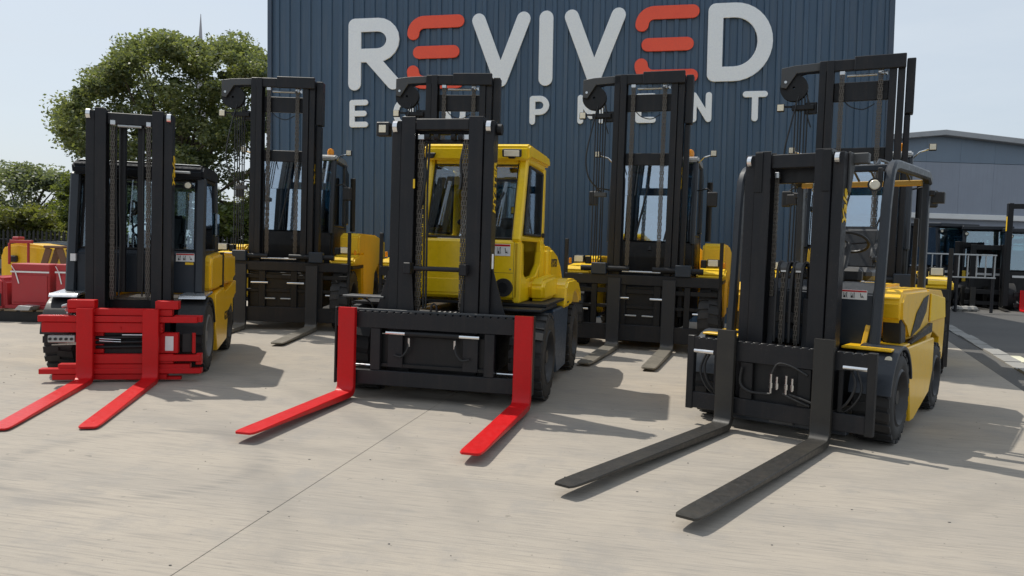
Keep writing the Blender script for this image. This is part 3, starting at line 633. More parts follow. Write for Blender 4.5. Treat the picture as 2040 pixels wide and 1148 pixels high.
B().box(-.299, .299, .38, .43, 2.80, 2.84, .006).build('chain_beam', 'mast2', T)
B().cyl((-.16, .40, 2.82), (.14, .40, 2.82), .018, 10).build('tie_rod', 'yellowT', T)
for uu in (-.17, -.07, .12, .2): B().cyl((uu-.025, .47, 2.86), (uu+.025, .47, 2.86), .04, 14).build('chain_pulley', 'mast2', T)
for uu in (-.195, -.165): hose(T, [(uu, .42, 2.8), (uu-.01, .43, 2.3), (uu, .43, 1.6), (uu+.005, .43, 1.0)], .012)
hose(T, [(-.27, .40, 2.75), (-.20, .44, 2.5), (-.22, .46, 2.2), (-.26, .43, 2.0), (-.25, .42, 1.6)], .02)
hose(T, [(.22, .40, 2.78), (.20, .44, 2.6), (.215, .46, 2.42), (.205, .47, 2.3)], .016)
B().box(-.305, -.285, .526, .536, 2.30, 2.40, .002).build('warning_decal', 'inkyellow', T)
tb = B().cyl((-.24, .60, 1.44), (.30, .60, 1.44), .026, 14).build('tie_bar', 'mast', T)
for s_ in (-1, 1): B().box(s_*.31-.04, s_*.31+.04, .53, .66, 1.38, 1.50, .008).build('tie_bar_block', 'mast', tb)
B().box(.587, .60, .46, .50, 1.46, 1.62, .002).build('label_plate', 'white', T)
lamp(T, (-.70, .46, 2.95), .15, .15, (0, 1, 0), .10, lf=.27)
B().bar((-.66, .42, 2.98), (-.57, .40, 2.98), .03, .03).build('lamp_bracket', 'mast2', T)
B().cyl((.58, .38, 2.95), (.63, .38, 2.95), .06, 18).build('side_roller', 'mast2', T)
text('decal_lettering', 'HYSTER', .155, 'inkyellow', T, (.5715, -.345, 2.05), (0, 0, 1), (0, -1, 0), .002, 1.02, .12)
# carriage
car = B().box(-.62, .62, .555, .60, .36, .72, .006).build('carriage', 'mast2', T)
pts = [(-1.085, .785), (-1.085, .945)]
for i in range(26):
    x = -1.07+i*.082; pts += [(x, .965), (x+.058, .965), (x+.062, .948), (x+.078, .948)]
pts += [(1.10, .965), (1.10, .785)]
B().prism(pts, 'y', .61, .695, .003).build('carriage_bar', 'mast', car)
B().box(-1.08, 1.09, .60, .64, .962, .985, .004).build('carriage_bar_cap', 'greysteel', car)
B().box(-1.085, 1.10, .61, .69, .165, .325, .006).build('carriage_bar', 'mast', car)
for s_ in (-1, 1):
    B().box(s_*1.09-.012, s_*1.09+.012, .58, .70, .16, .99, .004).build('carriage_end_plate', 'frame', car)
    B().box(s_*.635-.055, s_*.635+.055, .62, .688, .327, .783, .005).build('carriage_post', 'mast', car)
    B().box(s_*.42-.085, s_*.42+.085, .603, .65, .36, .72, .005).build('carriage_post', 'mast', car)
    B().cyl((s_*.52, .66, .735), (s_*.30, .66, .735), .024, 14).build('positioner_rod', 'chrome', car)
    hose(T, [(s_*.26, .66, .70), (s_*.265, .68, .58), (s_*.33, .69, .49), (s_*.42, .68, .50)], .012)
    B().cyl((s_*.255, .67, .60), (s_*.255, .67, .69), .014, 8).build('hydraulic_coupling', 'steel', T)
    B().cyl((s_*.70, .60, .36), (s_*1.0, .60, .36), .012, 10).build('guide_rod', 'chrome', car)
B().cyl((-.30, .66, .735), (.30, .66, .735), .034, 14).build('side_shift_cylinder', 'mast2', car)
B().box(-.62, .62, .61, .64, .36, .40, .004).build('carriage_rail', 'mast2', car)
B().tube([(-.03, .64, .985), (-.025, .64, 1.05), (.0, .64, 1.07), (.03, .64, 1.05), (.035, .64, .985)], .012, 8).build('lifting_eye', 'mast', car)
B().box(-.5, .5, .30, .46, .16, .34, .01).build('axle_beam', 'frame', car)
for k in range(5): B().cyl((-.06+k*.06, .30, .945), (-.02+k*.06, .30, .955), .014, 10).build('valve_spool', 'greysteel', T)
# body
B().box(-.60, .60, -2.7, .12, .30, .95, .02).build('chassis', 'frame', T)
# cab shell: front panel, pillars, roof, back
CL, CR = -.45, .775
B().box(CL, CR, -.20, -.06, 1.10, 1.78, .03).build('cab_front', 'yellowH', T)
B().box(CL+.01, CR-.15, -.062, -.05, 1.16, 1.32, .004).build('front_panel_step', 'yellowH', T)
for (a, b_, c, d) in ((.705, .709, 1.12, 1.76), (CL+.03, .705, 1.405, 1.409), (CL+.03, CL+.034, 1.12, 1.76)): B().box(a, b_, -.0605, -.0585, c, d, 0).build('panel_seam', 'ink', T)
for (a, c) in ((CL+.06, 1.72), (CL+.06, 1.45), (.67, 1.45), (.36, 1.74), (.08, 1.74)): B().cyl((a, -.06, c), (a, -.053, c), .010, 8).build('panel_bolt', 'steel', T)
for (v_, w0_, w1_) in ((-.62, 1.08, 1.34), (-1.20, 1.08, 1.42)): B().box(CR+.0195, CR+.0215, v_-.002, v_+.002, w0_, w1_, 0).build('panel_seam', 'ink', T)
B().cyl((.30, -.052, 1.20), (.30, -.044, 1.20), .025, 14).build('panel_lock', 'steel', T)
B().cyl((.60, -.062, 1.24), (.60, -.02, 1.24), .105, 24).build('head_lamp', 'plastic', T)
B().cyl((.60, -.018, 1.24), (.60, -.012, 1.24), .06, 20).build('head_lamp_cap', 'mast2', T)
sticker(T, .42, .665, -.056, 1.60, 1.735)
for s_, u0 in ((-1, CL+.04), (1, CR-.05)):
    B().bar((u0, -.10, 1.76), (u0+.0, -.40, 2.72), .11, .10, .02, ref=(1, 0, 0)).build('cab_front_pillar', 'yellowH', T)
    B().bar((u0, -1.52, 1.10), (u0, -1.52, 2.74), .12, .11, .02, ref=(1, 0, 0)).build('cab_rear_pillar', 'yellowH', T)
    B().bar((u0, -.40, 2.72), (u0, -1.52, 2.74), .09, .10, .02, ref=(1, 0, 0)).build('cab_roof_rail', 'yellowH', T)
    B().box(*sorted((u0-.03, u0+.03)), -1.50, -.20, 1.78, 1.84, .012).build('cab_waist_rail', 'yellowH', T)
roof = B().prism([(-.28, 2.70), (-.26, 2.86), (-.34, 2.90), (-1.64, 2.91), (-1.74, 2.86), (-1.74, 2.78), (-.42, 2.74)], 'x', CL-.02, CR+.03, .025, 2).build('cab_roof', 'yellowH', T)
B().bar((CL+.1, -.41, 2.70), (CR-.11, -.41, 2.70), .08, .08, .015).build('cab_header', 'yellowH', T)
for uu in (-.36, .28, .62): B().prism([(uu-.07, 2.78), (uu+.05, 2.78), (uu+.02, 2.72), (uu-.05, 2.72)], 'y', -.262, -.22, .006).build('lamp_bracket', 'plastic', T)
lamp(T, (.62, -.16, 2.77), .22, .085, (.1, 1, -.25), .07)
pane(T, [(CL+.10, -.125, 1.80), (CR-.11, -.125, 1.80), (CR-.11, -.39, 2.67), (CL+.10, -.39, 2.67)], 'glass', frame=True, fw=.028, name='windscreen')
# side windows (rounded dark frame inside the yellow door), both sides
for uu in (CL+.04, CR-.05):
    d = .035 if uu > 0 else -.035
    pane(T, [(uu+d, -.38, 1.86), (uu+d, -1.40, 1.86), (uu+d, -1.43, 2.66), (uu+d, -.56, 2.66)], 'darkglass' if uu > 0 else 'glass', frame=True, fw=.035, name='side_window')
B().box(CR-.06, CR-.0, -1.46, -1.38, 1.55, 1.80, .008).build('door_hinge', 'yellowH', T)
B().box(CR-.0, CR+.03, -1.52, -1.44, 1.84, 1.90, .006).build('door_latch', 'plastic', T)
# back wall of the cab: yellow frame with rounded rear window, second inner frame
for (a, b_, c, d) in ((CL, CL+.22, 1.1, 2.75), (CR-.30, CR, 1.1, 2.75)): B().box(a, b_, -1.62, -1.56, c, d, .02).build('cab_back_panel', 'yellowH', T)
B().box(CL+.221, CR-.301, -1.62, -1.56, 1.1, 1.95, .02).build('cab_back_panel', 'yellowH', T); B().box(CL+.221, CR-.301, -1.62, -1.56, 2.60, 2.75, .02).build('cab_back_panel', 'yellowH', T)
pane(T, [(CL+.23, -1.58, 1.96), (CR-.31, -1.58, 1.96), (CR-.31, -1.58, 2.59), (CL+.23, -1.58, 2.59)], 'glass', frame=True, fw=.035, name='rear_window')
seat(T, .22, -.80, 1.42, .54, .5, .66); steering(T, .18, -.52, 1.92, .19)
B().box(CL+.15, CR-.15, -.42, -.22, 1.55, 1.80, .04).build('dashboard', 'plastic', T)
B().tube([(.36, -.25, 1.82), (.42, -.22, 2.1), (.52, -.27, 2.34)], .009, 6).build('wiper', 'plastic', T)
lamp(T, (.60, -.5, 2.14), .09, .09, (0, 1, 0), .02, 'inkyellow', name='tax_disc')
B().ball((.52, -.48, 1.98), .09, .05, .07).build('interior_mirror', 'plastic', T)
B().tube([(-.02, -.34, 1.78), (.03, -.36, 1.95), (.06, -.40, 2.08)], .012, 6).build('control_lever', 'chrome', T)
B().tube([(.05, -.34, 1.78), (.12, -.37, 1.92)], .012, 6).build('control_lever', 'steel', T)
B().ball((-.03, -.38, 1.98), .035).build('lever_knob', 'plastic', T)
# lower cab flank with the cut-out, side body and hump
B().prism([(-.06, 1.07), (-.06, 1.76), (-.16, 1.76), (-.22, 1.40), (-.40, 1.33), (-1.0, 1.36), (-1.30, 1.50), (-1.44, 1.76), (-1.60, 1.76), (-1.60, 1.07)], 'x', CR-.07, CR+.02, .015, 2).build('cab_flank', 'yellowH', T)
B().prism([(-.06, 1.07), (-.06, 1.76), (-1.60, 1.76), (-1.60, 1.07)], 'x', CL, CL+.06, .012).build('cab_flank', 'yellowH', T)
B().box(CL, 1.10, -1.62, -.06, 1.035, 1.068, .005).build('deck_edge', 'frame', T)
B().prism([(-.56, 1.07), (-.50, 1.25), (-.62, 1.33), (-1.55, 1.36), (-1.55, 1.07)], 'x', CR+.021, .99, .04, 3).build('side_tank', 'yellowH', T)
hump = B().prism([(-1.56, .98), (-1.56, 1.72), (-1.75, 1.74), (-2.15, 1.66), (-2.5, 1.50), (-2.75, 1.28), (-2.95, 1.1), (-3.05, .98)], 'x', -.86, .88, .06, 3).build('rear_hood', 'yellowH', T)
for s_ in (-1, 1):
    top = [(-1.42, .94), (-1.45, 1.22), (-1.62, 1.30), (-2.2, 1.30), (-2.65, 1.25), (-2.95, 1.10), (-3.02, .92), (-2.93, .92), (-2.80, 1.04), (-2.5, 1.12), (-2.2, 1.10), (-1.92, .94)]
    B().prism(top, 'x', *sorted((s_*.70, s_*1.13)), .03, 3).build('rear_fender', 'yellowH', T)
    B().prism([(-.72, .96), (-1.92, .96), (-1.86, .6), (-1.80, .14), (-1.05, .14), (-.82, .5)], 'x', *sorted((s_*.90, s_*1.09)), .02).build('step_panel', 'stepblue', T)
    B().box(*sorted((s_*.5, s_*1.10)), -.85, .28, 1.00, 1.030, .008).build('front_fender', 'frame', T)
    B().box(*sorted((s_*1.131, s_*1.139)), -1.62, -1.50, 1.0, 1.02, .002).build('fender_clip', 'plastic', T)
B().prism([(-2.5, .35), (-2.5, .98), (-3.05, .98), (-3.2, .8), (-3.15, .45), (-3.0, .32)], 'x', -.9, .9, .05, 2).build('counterweight', 'navy', T)
B().box(-1.13, -.64, .22, .46, 1.085, 1.11, .006).build('step_plate', 'greysteel', T)
hose(T, [(-.95, .34, 1.08), (-.86, .36, 1.05), (-.80, .36, .97), (-.82, .36, .90)], .01)
text('decal_lettering', 'HYSTER', .15, 'ink', T, (.8815, 1.62, 1.46), (0, 1, 0), (0, 0, 1), .002, .95)

# ------------------------------------------------------------------ dark-cab truck with the red fork positioner, on the left
T = truck('forklift', (-4.713, 9.494, -13.014), 'dark cab forklift with a bright red fork positioner and red forks, front row left', group='forklifts lined up in the yard')
for s_ in (-1, 1):
    wheel(T, s_, .89, 0, .445, .33, 'rimgrey', 22)
    wheel(T, s_, .87, -2.07, .385, .26, 'rim', 20)
    a, b_ = (s_*.48, s_*.385); channel(T, min(a, b_), max(a, b_), .10, .27, .30, 3.17, -s_)
    a, b_ = (s_*.377, s_*.255); channel(T, min(a, b_), max(a, b_), .125, .295, .22, 3.20, -s_)
    railtop(T, s_*.445, .27, 3.12, .06, .045)
    chain(T, .005+s_*.20, .22, .92, 3.02, .05, .045)
    B().box(s_*.10-.035, s_*.10+.035, .10, .16, 1.0, 3.02, .006).build('inner_guide', 'mast2', T)
    B().cyl((s_*.30, .06, .4), (s_*.30, .06, 2.3), .04, 14).build('lift_cylinder', 'mast2', T)
    fork(T, .042+s_*.344, .896, .172, .853, 2.27, .058, .03, 'red', .06, .016)
    B().box(s_*.44-.05, s_*.44+.05, -.05, .1, .05, .7, .01).build('mast_foot', 'mast2', T)
B().box(-.255, .255, .12, .24, 3.02, 3.16, .008).build('mast_crossbeam', 'mast', T)
B().cyl((-.13, .26, 3.0), (.13, .26, 3.0), .016, 10).build('tie_rod', 'galv', T)
B().box(-.385, .385, .05, .10, .72, .90, .006).build('mast_crossbeam', 'mast2', T)
text('decal_lettering', 'Yale', .19, 'inkyellow', T, (.4815, -.115, 2.28), (0, 0, 1), (0, -1, 0), .002, 1.2, .3)
for uu in (-.16, -.12, .14): hose(T, [(uu, .2, 3.0), (uu, .21, 2.2), (uu+.01, .21, 1.6), (uu, .22, .95)], .01)
B().tube([(-.05, -.28, 1.5), (-.1, -.26, 1.95), (-.03, -.3, 2.12)], .012, 6).build('wiper', 'steel', T)
B().ball((-.10, -.36, 2.05), .07, .05, .10).build('interior_mirror', 'chrome', T)
# red fork positioner
car = B().box(-.30, .42, .66, .72, .10, .80, .006).build('carriage', 'frame', T)
def rb(u0, u1, w0, w1, v0=.70, v1=.80, name='positioner_bar'): return B().box(u0, u1, v0, v1, w0, w1, .005).build(name, 'red', car)
rb(-.50, -.22, .85, .945, .68, .82, 'carriage_hook'); rb(.42, .67, .85, .945, .68, .82, 'carriage_hook')
rb(-.40, .60, .77, .848, .69, .80); rb(-.80, .88, .695, .765, .715, .83); rb(.62, .925, .700, .778, .70, .79)
rb(-.765, .50, .575, .690, .70, .815); rb(-.50, -.22, .800, .848, .69, .81)
rb(-.23, .62, .215, .325, .70, .81); rb(.40, .92, .245, .315, .715, .83); rb(.86, .925, .20, .33, .70, .79)
rb(-.60, .80, .125, .210, .695, .805); rb(-.79, .93, .10, .160, .715, .83); rb(-.66, .55, .03, .095, .70, .81)
rb(-.38, -.14, .33, .57, .68, .75, 'positioner_plate'); rb(.40, .66, .33, .57, .68, .76, 'positioner_plate'); rb(.10, .70, .02, .06, .70, .78, 'positioner_plate')
B().box(.52, .61, .7615, .765, .36, .53, 0).build('label_plate', 'white', car)
for k in range(3): B().cyl((-.22, .76, .40+.055*k), (.30, .76, .41+.055*k), .02, 12).build('positioner_cylinder', 'mast2', car)
for ww in (.475, .50): B().cyl((-.18, .78, ww), (.05, .785, ww-.01), .006, 8).build('positioner_rod', 'chrome', car)
B().cyl((.06, .77, .545), (.30, .77, .545), .010, 8).build('positioner_rod', 'chrome', car)
for u_ in (-.62, -.30, .05, .5, .75): B().cyl((u_, .815 if abs(u_) < .6 else .83, .63 if abs(u_) < .6 else .73), (u_, .835, .63 if abs(u_) < .6 else .73), .012, 8).build('bolt', 'red', car)
vb = B().box(-.70, -.42, .74, .82, .46, .54, .006).build('valve_block', 'galv', car)
for k in range(5): B().cyl((-.675+k*.055, .82, .50), (-.675+k*.055, .835, .50), .016, 10).build('valve_port', 'plastic', vb)
for k in range(3): B().cyl((-.67+k*.07, .78, .43+.01*k), (-.40, .79, .44+.01*k), .008, 6).build('valve_pipe', 'steel', vb)
for k in range(3): B().cyl((-.58+k*.04, .72, .86-.04*k), (-.52, .74, .88-.04*k), .02, 8).build('pipe_fitting', 'galv', car)
B().box(.70, .80, .70, .73, .34, .56, .004).build('positioner_plate', 'frame', car)
B().cyl((.83, .74, .33), (.83, .74, .57), .02, 10).build('positioner_tie', 'red', car)
# body
B().prism([(-2.0, .30), (-.05, .30), (.05, .45), (.05, .85), (-2.0, .85)], 'x', -.56, .60, .02).build('chassis', 'frame', T)
for s_ in (-1, 1):
    ap = [(.50*math.cos(R_(a)), .445+.50*math.sin(R_(a))) for a in range(8, 173, 12)]; ip = [(x*.93, .445+(z-.445)*.93) for x, z in ap]
    B().prism(ap+ip[::-1], 'x', *sorted((s_*.58, s_*.895)), .006).build('fender_arch', 'frame', T)
    B().prism([(.28, .93), (.24, .975), (-.30, 1.00), (-.30, .97), (.22, .945)], 'x', *sorted((s_*.56, s_*.88)), .008).build('fender_top', 'sheenfender', T)
    B().prism([(-.16, .99), (-.16, 1.22), (-.30, 1.22), (-.32, 1.10), (-.44, 1.10), (-.44, .99)], 'x', *sorted((s_*.42, s_*.70)), .01).build('step_bracket', 'yellowY', T)
    B().bar((s_*.745, -.10, .98), (s_*.735, -.26, 2.46), .10, .12, .02, ref=(1, 0, 0)).build('cab_front_pillar', 'pillar', T)
    B().bar((s_*.735, -1.40, .98), (s_*.715, -1.32, 2.52), .16, .10, .02, ref=(1, 0, 0)).build('cab_rear_pillar', 'pillar', T)
    B().box(*sorted((s_*.70, s_*.765)), -1.32, -.17, .98, 1.50, .01).build('door_lower', 'pillar', T)
    pane(T, [(s_*.75, -.24, 1.52), (s_*.745, -1.33, 1.52), (s_*.73, -1.28, 2.46), (s_*.73, -.34, 2.46)], 'darkglass', frame=True, fw=.05, name='side_window')
    # bonnet and flanks
    B().prism([(-.34, 1.00), (-.34, 1.36), (-.44, 1.46), (-1.30, 1.50), (-1.30, 1.00)], 'x', *sorted((s_*.62, s_*.86)), .035, 3).build('side_panel', 'yellowY', T)
    B().prism([(-1.36, 1.05), (-1.36, 1.50), (-2.55, 1.46), (-2.62, 1.1), (-2.2, 1.02)], 'x', *sorted((s_*.60, s_*.875)), .04, 3).build('rear_side_panel', 'yellowY', T)
    B().prism([(-.52, .86), (-.56, .95), (-1.30, 1.0), (-1.36, .92), (-2.6, 1.04), (-2.6, .84), (-1.75, .62), (-1.60, .22), (-.72, .16), (-.60, .45)], 'x', *sorted((s_*.76, s_*.885)), .012).build('skirt', 'yellowY', T)
    B().prism([(-1.29, .95), (-1.29, 1.5), (-1.37, 1.5), (-1.37, .9)], 'x', *sorted((s_*.60, s_*.87)), .004).build('side_gap_strip', 'plastic', T)
B().prism([(-2.0, .40), (-2.0, 1.44), (-2.7, 1.40), (-2.95, 1.2), (-2.95, .5), (-2.7, .38), (-2.5, .38), (-2.47, .85), (-2.05, .85)], 'x', -.80, .80, .05, 3).build('counterweight', 'yellowY', T)
B().prism([(-.12, .98), (-.12, 1.46), (-.18, 1.52), (-.26, 1.52), (-.26, .98)], 'x', -.69, .69, .012, 2).build('cowl', 'navy', T)
sticker(T, .46, .68, -.117, 1.385, 1.49)
B().box(.57, .67, -.1165, -.1125, 1.345, 1.375, 0).build('label_plate', 'inkyellow', T)
B().box(-.74, -.68, -.11, -.05, 1.36, 1.45, 0).build('label_plate', 'white', T)
pane(T, [(-.66, -.20, 1.53), (.67, -.20, 1.53), (.66, -.31, 2.42), (-.65, -.31, 2.42)], 'glass', frame=True, fw=.035, name='windscreen')
B().prism([(-.16, 2.44), (-.12, 2.55), (-.22, 2.62), (-1.3, 2.65), (-1.42, 2.58), (-1.42, 2.46)], 'x', -.76, .77, .03, 2).build('cab_roof', 'roofblack', T)
B().box(-.70, .72, -.30, -.2, 2.612, 2.626, .004).build('roof_rail', 'galv', T)
for a, b_ in ((-.70, -.52), (.52, .70)): B().box(a, b_, -1.42, -1.38, 1.0, 2.48, .01).build('cab_back_panel', 'pillar', T)
pane(T, [(-.51, -1.40, 1.55), (.51, -1.40, 1.55), (.51, -1.40, 2.42), (-.51, -1.40, 2.42)], 'glass', frame=True, fw=.05, name='rear_window')
seat(T, .12, -.75, 1.34, .55, .5, .66); steering(T, .05, -.45, 1.75, .18)
B().box(.46, .54, -1.36, -1.30, 1.62, 1.92, .01).build('seat_belt_flag', 'red', T)
lamp(T, (.58, -.18, 2.36), .11, .11, (0, 1, 0), .08, rnd=True, name='head_lamp')
B().box(.40, .62, -.14, -.10, 2.50, 2.53, .004).build('lamp_bracket', 'galv', T)
B().box(.80, .86, -.95, -.72, 1.72, 2.04, .02).build('door_mirror', 'darkglass', T)
text('decal_lettering', 'GDP55', .17, 'frame', T, (.8868, 1.35, .52), (0, 1, 0), (0, 0, 1), .0015, 1.1)
# ------------------------------------------------------------------ four big cab trucks with tall masts in the back row
POSES = [((-4.45, 14.95, -1), (-.69, .65), 'tall-masted cab forklift in the back row, leftmost, partly over the tree and the warehouse corner'),
         ((-1.02, 14.2, 7), (-.80, .80), 'tall-masted cab forklift hidden behind the bright yellow cab forklift, only its mast clear'),
         ((2.36, 13.6, 18), (-.44, .50), 'tall-masted cab forklift in the back row, between the bright yellow cab and the open guard'),
         ((5.4, 12.15, 26), (-.62, .62), 'tall-masted cab forklift behind the open overhead guard truck, rightmost and highest mast')]
T = truck('tall_forklift', POSES[0][0], POSES[0][2], group='big forklifts in the back row')
MH = 4.76
for s_ in (-1, 1):
    wheel(T, s_, 1.34, 0, .58, .36, 'rim', 22, 10)
    wheel(T, s_, 1.28, -3.0, .55, .36, 'rim', 22, 10)
    a, b_ = (s_*.60, s_*.50); channel(T, min(a, b_), max(a, b_), .18, .40, .35, MH-.03, -s_)
    a, b_ = (s_*.49, s_*.385); channel(T, min(a, b_), max(a, b_), .21, .43, .28, MH-.01, -s_)
    chain(T, s_*.27, .36, 1.45, MH-.22, .07, .055)
    B().cyl((s_*.44, .12, .5), (s_*.44, .12, 3.0), .05, 14).build('lift_cylinder', 'mast2', T)
    B().cyl((s_*.44, .12, 3.0), (s_*.44, .12, MH-.3), .032, 12).build('cylinder_rod', 'mast2', T)
    B().box(s_*.56-.07, s_*.56+.07, -.02, .18, .2, 1.1, .01).build('mast_foot', 'mast2', T)
# head beams
B().box(-.60, .40, .30, .40, MH-.17, MH, .01).build('mast_crossbeam', 'mast', T)
B().box(-.10, .605, .401, .47, MH-.19, MH+.02, .01).build('mast_crossbeam', 'mast', T)
B().box(-.384, .384, .22, .29, MH-.62, MH-.33, .008).build('mast_crossbeam', 'mast', T)
B().box(-.384, .384, .22, .29, MH-1.55, MH-1.34, .008).build('mast_crossbeam', 'mast', T)
B().cyl((-.20, .36, MH-.25), (.22, .36, MH-.25), .022, 12).build('tie_rod', 'galv', T)
for uu in (.30, .35): B().cyl((uu-.01, .42, MH-.25), (uu+.012, .44, MH-.25), .03, 12).build('chain_pin', 'steel', T)
B().box(.615, .735, .12, .34, MH-.85, MH-.03, .01).build('outer_mast_guide', 'mast', T)
B().box(.615, .70, .10, .30, .6, MH-.86, .01).build('outer_mast_guide', 'mast', T)
hose(T, [(-.22, .3, MH-.63), (-.12, .32, MH-.72), (.05, .32, MH-.76), (.2, .3, MH-.68)], .008)
# hose pulley bracket on the left
B().prism([(-.60, MH-.13), (-.60, MH-.01), (-.98, MH-.03), (-1.17, MH-.06), (-1.17, MH-.36), (-1.09, MH-.38), (-.94, MH-.15)], 'y', .32, .35, .004).build('hose_reel_bracket', 'greysteel', T)
B().prism([(-.60, MH-.13), (-.60, MH-.02), (-1.02, MH-.06), (-.97, MH-.18), (-.80, MH-.13)], 'y', .12, .16, .006).build('hose_reel_bracket', 'mast', T)
rl = B().lathe([(-.06, .02), (-.06, .21), (-.045, .21), (-.03, .17), (.03, .17), (.045, .21), (.06, .21), (.06, .02)], (-.98, .22, MH-.36), 'y', 24).build('hose_pulley', 'mast2', T)
B().cyl((-1.10, .35, MH-.28), (-1.10, .362, MH-.28), .022, 12).build('pulley_bolt', 'steel', T)
for k in range(5):
    uu = -.94+.045*k; hose(T, [(uu-.10, .22, MH-.3), (uu-.01, .24, MH-.5), (uu, .25, MH-.9), (uu+.01*(k % 2), .24, MH-2.2), (uu, .24, 1.5)], .011, 'mast_hose')
hose(T, [(-.90, .28, MH-.5), (-.98, .34, MH-.9), (-1.07, .34, MH-1.4), (-1.02, .32, MH-1.75), (-.86, .28, MH-1.95), (-.76, .24, MH-2.05)], .013, 'mast_hose')
hose(T, [(-.78, .26, MH-.5), (-.74, .28, MH-.62), (-.76, .28, MH-.8), (-.70, .28, MH-1.0)], .010, 'mast_hose')
cl = B().box(-1.0, -.66, .17, .30, MH-.72, MH-.64, .01).build('hose_clamp', 'mast2', T); B().box(-.80, -.62, .17, .26, MH-.78, MH-.60, .01).build('hose_clamp_bracket', 'mast2', cl)
B().box(-.92, -.70, .18, .27, MH-2.1, MH-2.02, .008).build('hose_clamp', 'greysteel', T)
lamp(T, (-1.16, .34, MH-.68), .12, .12, (0, 1, 0), .06); B().bar((-1.1, .3, MH-.66), (-.98, .26, MH-.66), .03, .03).build('lamp_bracket', 'mast2', T)
text('decal_lettering', 'Yale', .2, 'inkyellow', T, (.6015, -.20, 2.75), (0, 0, 1), (0, -1, 0), .002, 1.2, .3)
# carriage with side posts and forks
car = B().box(-.55, .55, .42, .46, .40, 1.10, .006).build('carriage', 'mast2', T)
B().box(-1.33, 1.33, .47, .54, 1.13, 1.30, .008).build('carriage_bar', 'mast', car)
B().box(-1.28, 1.28, .47, .53, .16, .44, .008).build('carriage_bar', 'mast', car)
B().box(-1.30, 1.30, .44, .50, .98, 1.06, .006).build('carriage_rail', 'mast2', car)
B().box(-1.30, 1.30, .44, .49, .72, .78, .006).build('carriage_rail', 'mast2', car)
for s_ in (-1, 1):
    B().box(s_*1.33-.03, s_*1.33+.03, .45, .51, .16, 1.90, .006).build('width_post', 'frame', car)
    B().box(s_*.80-.05, s_*.80+.05, .46, .52, .442, 1.128, .006).build('carriage_post', 'mast2', car)
    B().box(s_*.30-.06, s_*.30+.06, .46, .52, .442, 1.128, .006).build('carriage_post', 'mast2', car)
    B().cyl((s_*.18, .53, .90), (s_*.50, .53, .90), .022, 12).build('positioner_rod', 'chrome', car)
    B().cyl((s_*.9, .50, .68), (s_*1.25, .50, .68), .02, 12).build('positioner_rod', 'chrome', car)
    B().cyl((s_*.05, .50, .60), (s_*.32, .50, .60), .016, 12).build('positioner_rod', 'galv', car)
    B().cyl((s_*.20, .50, 1.40), (s_*1.05, .50, 1.40), .05, 14).build('positioner_cylinder', 'mast2', car)
    B().box(s_*.72-.13, s_*.72+.13, .45, .60, 1.302, 1.50, .012).build('cylinder_block', 'navy', car)
B().cyl((-.32, .52, 1.36), (.34, .52, 1.36), .018, 12).build('positioner_rod', 'steel', car)
fks = [fork(T, 0, .60, .22, 1.24, 2.2, .09, .06, 'forkworn', .075, .022) for _ in (0, 1)]
# body: fenders, cab, hood
B().box(-.70, .70, -3.2, .0, .40, 1.25, .03).build('chassis', 'frame', T)
for s_ in (-1, 1):
    fd = B().prism([(.30, 1.26), (.34, 1.34), (.28, 1.41), (-.30, 1.46), (-.90, 1.46), (-.95, 1.26)], 'x', *sorted((s_*.92, s_*1.40)), .03, 2).build('front_fender', 'yellowT', T)
    B().box(*sorted((s_*.95, s_*1.36)), -.90, .24, 1.19, 1.258, .01).build('fender_liner', 'frame', T)
    lamp(T, (s_*1.18, .16, 1.55), .20, .13, (0, 1, 0), .12, name='head_lamp')
    B().box(s_*1.02-.05, s_*1.02+.05, .02, .12, 1.462, 1.60, .01).build('lamp_bracket', 'frame', T)
    B().box(s_*1.36-.02, s_*1.36+.02, .03, .08, 1.46, 1.56, .006).build('indicator_lamp', 'amber', T)
    # flank panels and counterweight side
    hi_ = .0 if s_ > 0 else -.30
    B().prism([(-.48, 1.47), (-.48, 1.84+hi_), (-.62, 1.90+hi_), (-2.6, 1.90+hi_), (-3.9, 1.78+hi_), (-4.0, .9), (-3.9, .55), (-3.62, .55), (-3.55, 1.0), (-3.0, 1.22), (-2.45, 1.0), (-2.3, .5), (-1.1, .5), (-.97, 1.0), (-.97, 1.47)], 'x', *sorted((s_*.95, s_*1.34)), .035, 2).build('side_panel', 'yellowT', T)
    B().box(*sorted((s_*1.02, s_*1.30)), -1.9, -1.0, .42, .50, .01).build('step', 'frame', T)
B().prism([(-1.99, 1.3), (-1.99, 1.90), (-3.4, 1.84), (-3.9, 1.70), (-4.05, .8), (-3.9, .5), (-3.6, .5), (-3.5, 1.2)], 'x', -.75, .75, .05, 2).build('hood', 'yellowT', T)
